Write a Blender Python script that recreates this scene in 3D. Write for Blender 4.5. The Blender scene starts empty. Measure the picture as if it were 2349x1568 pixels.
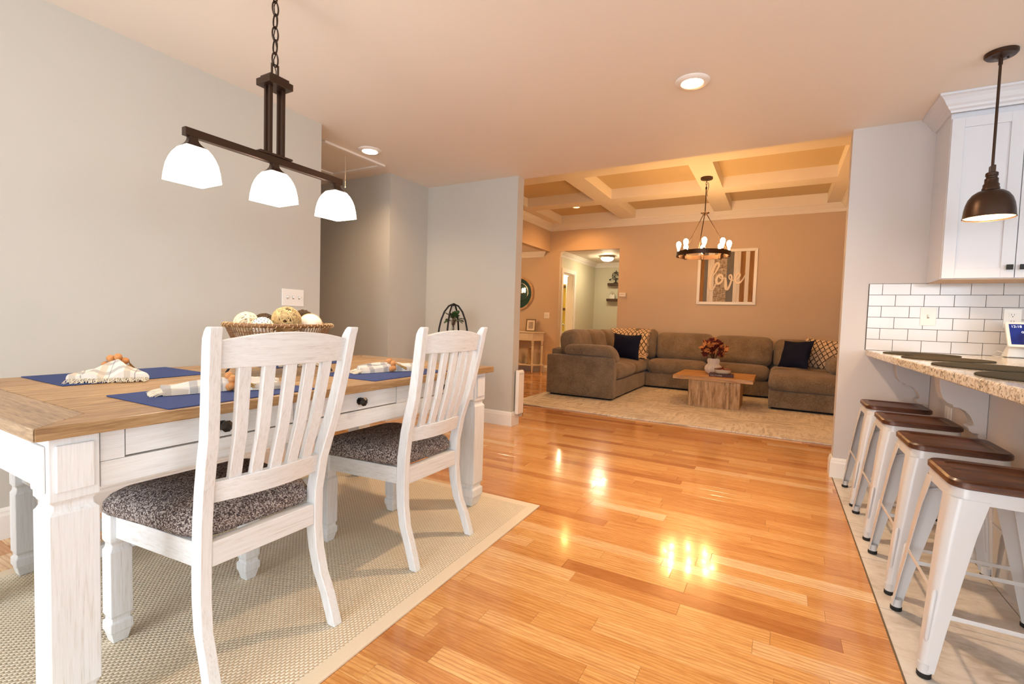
import bpy, bmesh, math, random
from mathutils import Vector, Matrix, noise
PI = math.pi
scn = bpy.context.scene
COL = scn.collection
rnd = random.Random(7)

# ------------------------------------------------------------------ camera
CAM = Vector((0.0, 0.0, 1.055))
YAW, PITCH, ROLL, FPX = 0.51097, 0.047593, 0.031173, 1086.68
_f = Vector((-math.sin(YAW)*math.cos(PITCH), math.cos(YAW)*math.cos(PITCH), -math.sin(PITCH)))
_r = Vector((math.cos(YAW), math.sin(YAW), 0.0))
_u = _r.cross(_f)
R_ = math.cos(ROLL)*_r + math.sin(ROLL)*_u
U_ = -math.sin(ROLL)*_r + math.cos(ROLL)*_u
cd = bpy.data.cameras.new('camera'); cam = bpy.data.objects.new('camera', cd); COL.objects.link(cam)
cam.matrix_world = Matrix(((R_.x, U_.x, -_f.x, CAM.x), (R_.y, U_.y, -_f.y, CAM.y), (R_.z, U_.z, -_f.z, CAM.z), (0, 0, 0, 1)))
cd.sensor_width = 36.0; cd.lens = FPX/2349.0*36.0; cd.clip_start = 0.02; cd.clip_end = 200
scn.camera = cam

# ------------------------------------------------------------------ world, daylight, exposure
W = bpy.data.worlds.new('sky'); scn.world = W; W.use_nodes = True
bg = W.node_tree.nodes['Background']
bg.inputs[0].default_value = (0.83, 0.91, 1.0, 1); bg.inputs[1].default_value = 11.0
vs = scn.view_settings
vs.view_transform = 'Standard'; vs.look = 'None'; vs.gamma = 1.0; vs.use_curve_mapping = False
vs.exposure = 0.07
LAMP = 2.0     # overall strength of the lamps of the house

def portal(name, loc, rot, sx, sy):
    l = bpy.data.lights.new(name, 'AREA'); l.shape = 'RECTANGLE'; l.size = sx; l.size_y = sy
    l.cycles.is_portal = True
    o = bpy.data.objects.new(name, l); COL.objects.link(o); o.location = loc; o.rotation_euler = rot
    return o

# ------------------------------------------------------------------ pixel -> point on a known plane
def ray(px, py):
    return (px-1174.5)/FPX*R_ - (py-784.0)/FPX*U_ + _f
def at_z(px, py, z):
    d = ray(px, py); return CAM + d*((z-CAM.z)/d.z)
def at_y(px, py, y):
    d = ray(px, py); return CAM + d*(y/d.y)
def at_x(px, py, x):
    d = ray(px, py); return CAM + d*(x/d.x)
def project(p):
    d = Vector(p)-CAM; k = d.dot(_f)
    if k < 0.05: return None
    return (1174.5+FPX*d.dot(R_)/k, 784.0-FPX*d.dot(U_)/k)

# ------------------------------------------------------------------ materials
def lin(h):
    if isinstance(h, tuple): return h if len(h) == 4 else h+(1,)
    h = h.lstrip('#'); v = []
    for i in (0, 2, 4):
        c = int(h[i:i+2], 16)/255.0
        v.append(c/12.92 if c <= 0.04045 else ((c+0.055)/1.055)**2.4)
    return (v[0], v[1], v[2], 1)
class NT:
    def __init__(s, name):
        s.m = bpy.data.materials.new(name); s.m.use_nodes = True
        s.t = s.m.node_tree; s.b = s.t.nodes['Principled BSDF']
    def n(s, typ, **kw):
        x = s.t.nodes.new(typ)
        for k, v in kw.items():
            if k.startswith('i_'):
                x.inputs[k[2:].replace('_', ' ')].default_value = v
            else: setattr(x, k, v)
        return x
    def l(s, a, b): s.t.links.new(a, b)
    def set(s, **kw):
        for k, v in kw.items(): s.b.inputs[k.replace('_', ' ')].default_value = v
    def coord(s, scale=(1, 1, 1), kind='Object', rot=(0, 0, 0)):
        c = s.n('ShaderNodeTexCoord'); mp = s.n('ShaderNodeMapping')
        mp.inputs['Scale'].default_value = scale; mp.inputs['Rotation'].default_value = rot
        s.l(c.outputs[kind], mp.inputs['Vector']); return mp.outputs[0]
    def noise(s, vec, scale, detail=4, rough=0.55, dist=0.0):
        x = s.n('ShaderNodeTexNoise'); x.inputs['Scale'].default_value = scale
        x.inputs['Detail'].default_value = detail; x.inputs['Roughness'].default_value = rough
        x.inputs['Distortion'].default_value = dist
        if vec is not None: s.l(vec, x.inputs['Vector'])
        return x.outputs['Fac']
    def ramp(s, fac, stops, interp='LINEAR'):
        x = s.n('ShaderNodeValToRGB'); e = x.color_ramp.elements; x.color_ramp.interpolation = interp
        while len(e) > 1: e.remove(e[-1])
        e[0].position = stops[0][0]; e[0].color = lin(stops[0][1])
        for p, c in stops[1:]:
            q = e.new(p); q.color = lin(c)
        s.l(fac, x.inputs[0]); return x.outputs[0]
    def math(s, op, a, b=None, c=None):
        x = s.n('ShaderNodeMath', operation=op)
        for i, v in enumerate((a, b, c)):
            if v is None: continue
            if isinstance(v, (int, float)): x.inputs[i].default_value = v
            else: s.l(v, x.inputs[i])
        return x.outputs[0]
    def mix(s, fac, a, b, mode='MIX'):
        x = s.n('ShaderNodeMix', data_type='RGBA', blend_type=mode)
        if isinstance(fac, (int, float)): x.inputs[0].default_value = fac
        else: s.l(fac, x.inputs[0])
        for i, v in ((6, a), (7, b)):
            if isinstance(v, (str, tuple)): x.inputs[i].default_value = lin(v)
            else: s.l(v, x.inputs[i])
        return x.outputs[2]
    def bump(s, h, strength=0.3, dist=0.002):
        x = s.n('ShaderNodeBump'); x.inputs['Strength'].default_value = strength; x.inputs['Distance'].default_value = dist
        s.l(h, x.inputs['Height']); s.l(x.outputs[0], s.b.inputs['Normal'])
    def col(s, c):
        if isinstance(c, (str, tuple)): s.b.inputs['Base Color'].default_value = lin(c)
        else: s.l(c, s.b.inputs['Base Color'])
        return s

def plain(name, c, rough=0.5, metal=0.0, spec=0.5, coat=0.0, nz=None, nzc=None, bump=None):
    t = NT(name); t.set(Roughness=rough, Metallic=metal)
    t.b.inputs['Specular IOR Level'].default_value = spec; t.b.inputs['Coat Weight'].default_value = coat
    if nz:
        v = t.coord(); t.col(t.mix(t.math('MULTIPLY', t.noise(v, nz), 0.8), c, nzc))
    else: t.col(c)
    if bump:
        t.bump(t.noise(t.coord(), bump[0], 3), bump[1], bump[2])
    return t.m
def emis(name, c, strength, base='#ffffff'):
    t = NT(name); t.col(base); t.b.inputs['Emission Color'].default_value = lin(c)
    t.b.inputs['Emission Strength'].default_value = strength; t.set(Roughness=0.4)
    return t.m
def wood(name, stops, axis='x', sc=6.0, stretch=14.0, rough=0.5, coat=0.0, bump=0.25, fine=90.0, wf=0.28, tint=0.0):
    t = NT(name); t.set(Roughness=rough); t.b.inputs['Coat Weight'].default_value = coat; t.b.inputs['Coat Roughness'].default_value = 0.15
    k = {'x': (1/stretch, 1, 1), 'y': (1, 1/stretch, 1), 'z': (1, 1, 1/stretch)}[axis]
    v = t.coord(k)
    a = t.noise(v, sc*6, 5, 0.6, 0.6); b = t.noise(v, fine*2.2, 3, 0.6)
    f = t.math('ADD', t.math('MULTIPLY', a, 1-wf), t.math('MULTIPLY', b, wf))
    cc = t.ramp(f, stops)
    if tint:
        oi = t.n('ShaderNodeObjectInfo'); cc = t.mix(t.math('MULTIPLY', oi.outputs['Random'], tint), cc, stops[0][1])
    t.col(cc); t.bump(b, bump, 0.0008)
    return t.m

def wall_paint(name, c, c2):
    t = NT(name); t.set(Roughness=0.62); t.b.inputs['Specular IOR Level'].default_value = 0.3
    v = t.coord(); t.col(t.mix(t.noise(v, 0.9, 2), c, c2)); t.bump(t.noise(v, 260, 2), 0.06, 0.001)
    return t.m
M = {}
M['wall'] = wall_paint('greige_wall_paint', '#c4c1b8', '#c0bdb4')
M['wall_k'] = wall_paint('cool_grey_wall_paint', '#c8c3c0', '#c4bfbc')
M['wall_liv'] = wall_paint('tan_wall_paint', '#cdb79e', '#c9b39a')
M['wall_hall'] = wall_paint('sage_hall_paint', '#d2cdb6', '#cec9b2')
M['wall_teal'] = wall_paint('teal_foyer_paint', '#45666c', '#426268')
M['wall_bath'] = wall_paint('yellow_bath_paint', '#d8bd5c', '#d4b858')
M['ceil'] = wall_paint('white_ceiling_paint', '#ebe4da', '#e8e1d7')
M['ceil_liv'] = wall_paint('glow_tinted_cream_paint', '#d2be9a', '#cfbb97')  # cream pushed towards orange, holding the chandelier's warm glow in the colour
M['beam'] = wall_paint('white_beam_paint', '#ece5da', '#e9e2d7')
M['trim'] = plain('white_trim_paint', '#ece8e2', 0.35)
M['white_wood'] = wood('distressed_white_wood', [(0.34, '#cfcac4'), (0.43, '#dddcd9'), (0.52, '#e2e2e1'), (0.64, '#e6e7e7')], 'z', 9, 22, 0.45, 0, 0.35, 110, 0.6)
M['white_wood_y'] = wood('distressed_white_wood_long', [(0.34, '#cfcac4'), (0.43, '#dddcd9'), (0.52, '#e2e2e1'), (0.64, '#e6e7e7')], 'y', 9, 22, 0.45, 0, 0.35, 110, 0.6)
M['white_wood_x'] = wood('distressed_white_wood_cross', [(0.34, '#cfcac4'), (0.43, '#dddcd9'), (0.52, '#e2e2e1'), (0.64, '#e6e7e7')], 'x', 9, 22, 0.45, 0, 0.35, 110, 0.6)
oak = [(0.34, '#7a5a38'), (0.44, '#a07c50'), (0.52, '#b69062'), (0.62, '#caa87a')]
oakg = [(0.34, '#755f4a'), (0.44, '#947b60'), (0.52, '#a58a6c'), (0.62, '#b89d7e')]
M['oak_y'] = wood('weathered_oak_long', oak, 'y', 13, 14, 0.45, 0.1, 0.6, 130, 0.42, 0.4)
M['oak_x'] = wood('weathered_oak_cross', oakg, 'x', 13, 14, 0.45, 0.1, 0.6, 130, 0.42)
M['bronze'] = plain('dark_bronze', '#453328', 0.36, 0.7, 0.5)
M['bronze_edge'] = plain('copper_rubbed_edge', '#8a5030', 0.4, 0.6)
M['black'] = plain('black_metal', '#1a1614', 0.45, 0.4)
M['knob'] = plain('aged_pewter_knob', '#38332e', 0.35, 0.8)
M['navy'] = plain('navy_placemat_cloth', '#41507f', 0.85, 0, 0.2, 0, 400, '#333f6c', (700, 0.3, 0.001))
M['navyp'] = plain('navy_velvet', '#0d1226', 0.8, 0, 0.2, 0, 30, '#121a38')
M['plastic'] = plain('white_plastic', '#ede9e2', 0.35)
M['slot_grey'] = plain('grey_switch_slot', '#a8a196', 0.6)
M['dark'] = plain('dark_slot', '#2a2622', 0.6)
M['steel_white'] = plain('white_powder_coated_steel', '#cdcac8', 0.3, 0.0, 0.5)
M['rubber'] = plain('black_rubber', '#151515', 0.6)
M['chrome'] = plain('polished_chrome', '#c9c4bb', 0.18, 1.0)
M['seatwood'] = wood('dark_stained_elm', [(0.36, '#24100a'), (0.46, '#401f10'), (0.54, '#55301a'), (0.64, '#6b4024')], 'x', 5, 9, 0.40, 0.12, 0.3)
M['cab'] = plain('white_cabinet_lacquer', '#d3d5db', 0.32)
M['subway'] = plain('white_glazed_tile', '#cecbc9', 0.12, 0, 0.5)
M['grout'] = plain('dark_grout', '#4a4746', 0.85)
M['groutf'] = plain('floor_grout', '#8d8072', 0.9)
M['glass'] = None
t = NT('clear_glass'); t.set(Roughness=0.02, Metallic=0.0); t.b.inputs['Transmission Weight'].default_value = 1.0; t.col('#f4f8f6'); M['glass'] = t.m
t = NT('window_pane'); tr = t.n('ShaderNodeBsdfTransparent'); gl = t.n('ShaderNodeBsdfGlossy'); gl.inputs['Roughness'].default_value = 0.02
mx = t.n('ShaderNodeMixShader'); mx.inputs[0].default_value = 0.06; t.l(tr.outputs[0], mx.inputs[1]); t.l(gl.outputs[0], mx.inputs[2])
t.l(mx.outputs[0], t.t.nodes['Material Output'].inputs[0]); M['pane'] = t.m
# hardwood strips: tone and grain offset are per strip
t = NT('hardwood_strip'); a1 = t.n('ShaderNodeAttribute', attribute_name='tone'); a2 = t.n('ShaderNodeAttribute', attribute_name='off')
c = t.n('ShaderNodeTexCoord'); va = t.n('ShaderNodeVectorMath', operation='ADD'); t.l(c.outputs['Object'], va.inputs[0]); t.l(a2.outputs['Vector'], va.inputs[1])
mp = t.n('ShaderNodeMapping'); mp.inputs['Scale'].default_value = (0.12, 1, 1); t.l(va.outputs[0], mp.inputs[0])
g1 = t.noise(mp.outputs[0], 34, 5, 0.6, 1.2); g2 = t.noise(mp.outputs[0], 170, 3, 0.6)
wv = t.n('ShaderNodeTexWave', wave_type='BANDS', bands_direction='Y'); wv.inputs['Scale'].default_value = 20; wv.inputs['Distortion'].default_value = 7.0; wv.inputs['Detail'].default_value = 3; wv.inputs['Detail Scale'].default_value = 0.9
t.l(mp.outputs[0], wv.inputs[0])
base = t.ramp(a1.outputs['Fac'], [(0.0, '#bd7c42'), (0.25, '#d69a5a'), (0.55, '#e4ac68'), (0.8, '#ecba7a'), (1.0, '#f6d6a8')])
gr = t.ramp(t.math('ADD', t.math('MULTIPLY', g1, 0.6), t.math('MULTIPLY', g2, 0.4)), [(0.34, '#b07c4a'), (0.47, '#e2cdb6'), (0.62, '#ffffff')])
cc = t.mix(0.55, base, gr, 'MULTIPLY')
cc = t.mix(t.math('MULTIPLY', t.math('POWER', wv.outputs['Fac'], 4), 0.45), cc, '#ae6a34')
mp2 = t.n('ShaderNodeMapping'); mp2.inputs['Scale'].default_value = (0.35, 1.6, 1); t.l(va.outputs[0], mp2.inputs[0])
st = t.ramp(t.noise(mp2.outputs[0], 5.5, 6, 0.62, 1.5), [(0.66, '#000000'), (0.76, '#ffffff')])
cc = t.mix(t.math('MULTIPLY', st, 0.6), cc, '#7c4218')
t.col(cc); t.set(Roughness=0.16); t.b.inputs['Coat Weight'].default_value = 0.35; t.b.inputs['Coat Roughness'].default_value = 0.07
t.bump(t.noise(mp.outputs[0], 60, 3), 0.05, 0.0006); M['strip'] = t.m
M['subfloor'] = plain('dark_floor_gap', '#3d2412', 0.8)
# stone-look floor tile
t = NT('greige_stone_tile'); v = t.coord(); v2 = t.coord((1, 2.2, 1), rot=(0, 0, 0.6))
f = t.math('ADD', t.math('MULTIPLY', t.noise(v, 2.2, 4, 0.6, 1.0), 0.6), t.math('MULTIPLY', t.noise(v2, 9, 6, 0.65, 1.5), 0.4))
t.col(t.ramp(f, [(0.36, '#b3a899'), (0.47, '#d2c9be'), (0.56, '#e0d9d0'), (0.68, '#c0b5a6')])); t.set(Roughness=0.32)
t.bump(t.noise(v2, 60, 4), 0.12, 0.001); M['stone'] = t.m
# sisal weave
t = NT('sisal_weave'); v = t.coord()
sx = t.n('ShaderNodeSeparateXYZ'); t.l(v, sx.inputs[0])
P_ = 0.0165
row = t.math('FLOOR', t.math('DIVIDE', sx.outputs['X'], P_*0.62))
yy = t.math('ADD', t.math('DIVIDE', sx.outputs['Y'], P_), t.math('MULTIPLY', row, 0.5))
hx = t.math('SINE', t.math('MULTIPLY', t.math('FRACT', t.math('DIVIDE', sx.outputs['X'], P_*0.62)), PI))
hy = t.math('SINE', t.math('MULTIPLY', t.math('FRACT', yy), PI))
hh = t.math('POWER', t.math('MULTIPLY', hx, hy), 0.6)
nz = t.noise(v, 70, 3, 0.7); nb = t.noise(v, 2.0, 3)
cA = t.ramp(hh, [(0.0, '#c2ab88'), (0.3, '#e3d3b6'), (0.7, '#efe3cc'), (1.0, '#f6edda')])
cA = t.mix(t.math('MULTIPLY', nz, 0.22), cA, '#b89f78'); cA = t.mix(t.math('MULTIPLY', nb, 0.15), cA, '#efe2c8')
t.col(cA); t.set(Roughness=0.9); t.b.inputs['Specular IOR Level'].default_value = 0.15; t.bump(hh, 0.9, 0.004); M['sisal'] = t.m
M['binding'] = plain('cotton_rug_binding', '#e6d8c0', 0.9, 0, 0.15, 0, 250, '#dccbb0', (500, 0.3, 0.001))
# distressed living-room rug
t = NT('distressed_rug_pile'); v = t.coord(); va = t.coord((0.5, 3.0, 1)); vb = t.coord((3.0, 0.5, 1))
f1 = t.ramp(t.noise(va, 9, 6, 0.75, 0.6), [(0.46, '#000000'), (0.56, '#ffffff')]); f2 = t.ramp(t.noise(vb, 8, 6, 0.75, 0.6), [(0.48, '#000000'), (0.58, '#ffffff')])
blot = t.ramp(t.noise(v, 1.6, 3), [(0.4, '#000000'), (0.62, '#ffffff')])
c0 = t.mix(t.noise(v, 120, 2), '#efe8dd', '#e0d7c8')
c0 = t.mix(t.math('MULTIPLY', t.math('MULTIPLY', f1, blot), 0.6), c0, '#8d7a64')
c0 = t.mix(t.math('MULTIPLY', t.math('MULTIPLY', f2, t.math('SUBTRACT', 1.0, blot)), 0.5), c0, '#9a8870')
gb = t.ramp(t.noise(t.coord((1, 1.4, 1)), 1.1, 2), [(0.62, '#000000'), (0.74, '#ffffff')])
c0 = t.mix(t.math('MULTIPLY', gb, 0.4), c0, '#6f665c')
t.col(c0); t.set(Roughness=0.95); t.b.inputs['Specular IOR Level'].default_value = 0.1; t.bump(t.noise(v, 160, 3), 0.6, 0.006); M['rug2'] = t.m
# tweed seat fabric
def tweed(name, sc, dark, mid, light):
    t = NT(name); v = t.coord((1, 1, 1))
    vo = t.n('ShaderNodeTexVoronoi', feature='F1', distance='CHEBYCHEV'); vo.inputs['Scale'].default_value = sc; vo.inputs['Randomness'].default_value = 0.55; t.l(v, vo.inputs['Vector'])
    sp = t.n('ShaderNodeSeparateColor'); t.l(vo.outputs['Color'], sp.inputs[0])
    f = t.math('ADD', t.math('MULTIPLY', sp.outputs[0], 0.75), t.math('MULTIPLY', t.noise(v, 25, 3), 0.3))
    cc = t.ramp(f, [(0.25, dark), (0.5, mid), (0.78, light)])
    cc = t.mix(t.math('MULTIPLY', vo.outputs['Distance'], 0.9), cc, dark)
    t.col(cc); t.set(Roughness=0.92); t.b.inputs['Specular IOR Level'].default_value = 0.15
    t.bump(t.math('SUBTRACT', 1.0, vo.outputs['Distance']), 0.8, 0.003); return t.m
M['tweed'] = tweed('brown_tweed_upholstery', 290, '#463b39', '#8d7d77', '#e0d4ca')
# sofa chenille
t = NT('taupe_chenille'); v = t.coord()
f = t.math('ADD', t.math('MULTIPLY', t.noise(v, 5, 4), 0.35), t.math('MULTIPLY', t.noise(v, 80, 5, 0.8), 0.65))
t.col(t.ramp(f, [(0.3, '#57483a'), (0.5, '#806f5b'), (0.7, '#a08f78')])); t.set(Roughness=0.95); t.b.inputs['Specular IOR Level'].default_value = 0.12
t.b.inputs['Sheen Weight'].default_value = 0.25; t.bump(t.noise(v, 90, 3), 0.8, 0.006); M['sofa'] = t.m
M['sofadark'] = plain('black_sofa_base_cloth', '#181412', 0.9)
# cream cloth with dark lattice
t = NT('cream_lattice_cloth'); v = t.coord(rot=(0.0, 0.0, 0.0)); sx = t.n('ShaderNodeSeparateXYZ'); t.l(v, sx.inputs[0])
u1 = t.math('ADD', sx.outputs['X'], t.math('MULTIPLY', sx.outputs['Y'], 0.75)); u2 = t.math('SUBTRACT', sx.outputs['X'], t.math('MULTIPLY', sx.outputs['Y'], 0.75))
def lat(u):
    return t.math('LESS_THAN', t.math('ABSOLUTE', t.math('SUBTRACT', t.math('FRACT', t.math('DIVIDE', u, 0.072)), 0.5)), 0.115)
lt = t.math('MAXIMUM', lat(u1), lat(u2)); brk = t.math('GREATER_THAN', t.noise(v, 120, 2), 0.42)
t.col(t.mix(t.math('MULTIPLY', lt, brk), '#d9c0a0', '#241c22')); t.set(Roughness=0.95); t.bump(t.noise(v, 150, 2), 0.5, 0.004); M['lattice'] = t.m
# granite
t = NT('speckled_granite'); v = t.coord()
def spk(sc, lo, hi):
    x = t.n('ShaderNodeTexVoronoi'); x.inputs['Scale'].default_value = sc; t.l(v, x.inputs['Vector']); q = t.n('ShaderNodeSeparateColor'); t.l(x.outputs['Color'], q.inputs[0])
    return t.ramp(q.outputs[0], [(lo, '#000000'), (hi, '#ffffff')])
c0 = t.mix(t.noise(v, 14, 5, 0.7), '#efe7da', '#d8c8ac')
c0 = t.mix(t.math('MULTIPLY', spk(120, 0.80, 0.84), 0.55), c0, '#a58a66'); c0 = t.mix(t.math('MULTIPLY', spk(95, 0.86, 0.9), t.noise(v, 9, 3)), c0, '#2a211c')
c0 = t.mix(t.math('MULTIPLY', spk(210, 0.85, 0.9), 0.7), c0, '#5a4636')
t.col(c0); t.set(Roughness=0.12); M['granite'] = t.m
M['mat_dark'] = plain('dark_woven_placemat', '#3b352c', 0.95, 0, 0.15, 0, 320, '#56503f', (380, 0.8, 0.003))
M['wicker'] = wood('brown_wicker', [(0.3, '#4f3118'), (0.5, '#7d5530'), (0.75, '#a67c4c')], 'x', 12, 3, 0.6, 0, 0.3)
M['wicker_l'] = plain('pale_rattan_binding', '#c7a272', 0.6)
M['twig'] = plain('pale_rattan_twig', '#d8bd8a', 0.7, 0, 0.3, 0, 60, '#b48e56')
M['twig_w'] = plain('cream_wood_curl', '#eee0c4', 0.7, 0, 0.3, 0, 50, '#d6bd92')
M['twig_d'] = plain('dark_vine_twig', '#5a4024', 0.7, 0, 0.3, 0, 60, '#3b2a16')
M['sola'] = plain('white_paper_ball', '#f1e8d8', 0.85, 0, 0.2, 0, 40, '#e6d6ba', (60, 0.5, 0.004))
M['bead'] = plain('natural_wood_bead', '#c88a52', 0.5, 0, 0.4, 0, 30, '#b67640')
M['jute'] = plain('jute_tassel', '#c09a62', 0.9, 0, 0.15, 0, 300, '#a07c48')
t = NT('plaid_linen'); v = t.coord(); sx = t.n('ShaderNodeSeparateXYZ'); t.l(v, sx.inputs[0])
def stripe(o, p, w, ph=0.0):
    return t.math('LESS_THAN', t.math('ABSOLUTE', t.math('SUBTRACT', t.math('FRACT', t.math('ADD', t.math('DIVIDE', o, p), ph)), 0.5)), w)
c0 = t.mix(t.math('MULTIPLY', stripe(sx.outputs['X'], 0.07, 0.16), 0.7), '#dcd5ca', '#9d9a98')
c0 = t.mix(t.math('MULTIPLY', stripe(sx.outputs['Y'], 0.075, 0.12, 0.2), 0.55), c0, '#bba88e')
c0 = t.mix(t.math('MULTIPLY', stripe(sx.outputs['Y'], 0.075, 0.02, 0.5), 0.6), c0, '#6b6a70')
t.col(c0); t.set(Roughness=0.9); t.b.inputs['Specular IOR Level'].default_value = 0.15; t.bump(t.noise(v, 500, 2), 0.3, 0.001); M['linen'] = t.m
M['fringe'] = plain('cotton_fringe', '#dccfb9', 0.9)
M['leaf'] = plain('dark_green_leaf', '#2f4a26', 0.5, 0, 0.4, 0, 25, '#4a6638')
M['stem'] = plain('brown_stem', '#5a3c26', 0.7)
M['mapleA'] = plain('peach_maple_leaf', '#d69a5e', 0.7, 0, 0.3, 0, 30, '#b8682e')
M['mapleB'] = plain('burgundy_maple_leaf', '#4a1216', 0.7, 0, 0.3, 0, 30, '#6b2418')
M['ceramic'] = plain('ribbed_cream_ceramic', '#e2d6c4', 0.55)
M['cofwood'] = wood('rustic_coffee_table_wood', [(0.36, '#7d5a38'), (0.45, '#ae885a'), (0.53, '#c29c70'), (0.62, '#d2b08a')], 'z', 4, 8, 0.6, 0, 0.5, 60)
M['coftop'] = wood('rustic_coffee_table_top', [(0.36, '#9a6832'), (0.46, '#bd8a4e'), (0.54, '#c99a5e'), (0.64, '#d6ae78')], 'x', 4, 10, 0.5, 0.1, 0.3, 60)
M['brownwood'] = wood('dark_walnut_shelf', [(0.25, '#2c180e'), (0.5, '#4a2c1a'), (0.8, '#6a4428')], 'x', 5, 8, 0.55)
M['grey_board'] = wood('grey_painted_board', [(0.2, '#565450'), (0.5, '#6e6b65'), (0.85, '#858178')], 'z', 5, 14, 0.7)
M['white_board'] = wood('whitewashed_board', [(0.2, '#b8aea0'), (0.45, '#e0d8cc'), (0.8, '#ece6dc')], 'z', 5, 14, 0.7)
M['brown_board'] = wood('stained_board', [(0.3, '#6a451e'), (0.5, '#8f612c'), (0.7, '#a8783e')], 'z', 5, 14, 0.7)
t = NT('worn_barn_board'); va = t.coord((3, 3, 0.6)); vb = t.coord((0.7, 1, 6))
f = t.math('ADD', t.math('MULTIPLY', t.noise(va, 22, 5, 0.7), 0.45), t.math('MULTIPLY', t.noise(vb, 20, 5, 0.75), 0.55))
t.col(t.ramp(f, [(0.40, '#6e5a48'), (0.5, '#a08e78'), (0.58, '#cfc3b2')])); t.set(Roughness=0.8); M['barn_board'] = t.m
M['mirror'] = plain('mirror_silver', '#dfe6e4', 0.02, 1.0)
M['rope'] = wood('wrapped_rope_frame', [(0.3, '#8a6242'), (0.6, '#c8a47c'), (0.9, '#e0c6a2')], 'y', 14, 2, 0.7)
M['oldwood'] = wood('carved_pale_wood', [(0.3, '#8f7450'), (0.6, '#b89a72'), (0.9, '#d4bc98')], 'z', 8, 5, 0.7)
M['cream_paint'] = plain('cream_console_paint', '#e9dcc8', 0.4)
M['photo'] = plain('photo_print', '#7a6a62', 0.4, 0, 0.4, 0, 22, '#d6c8bc')
M['frame_g'] = plain('taupe_photo_frame', '#7c6a54', 0.5)
M['screen'] = None
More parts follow.
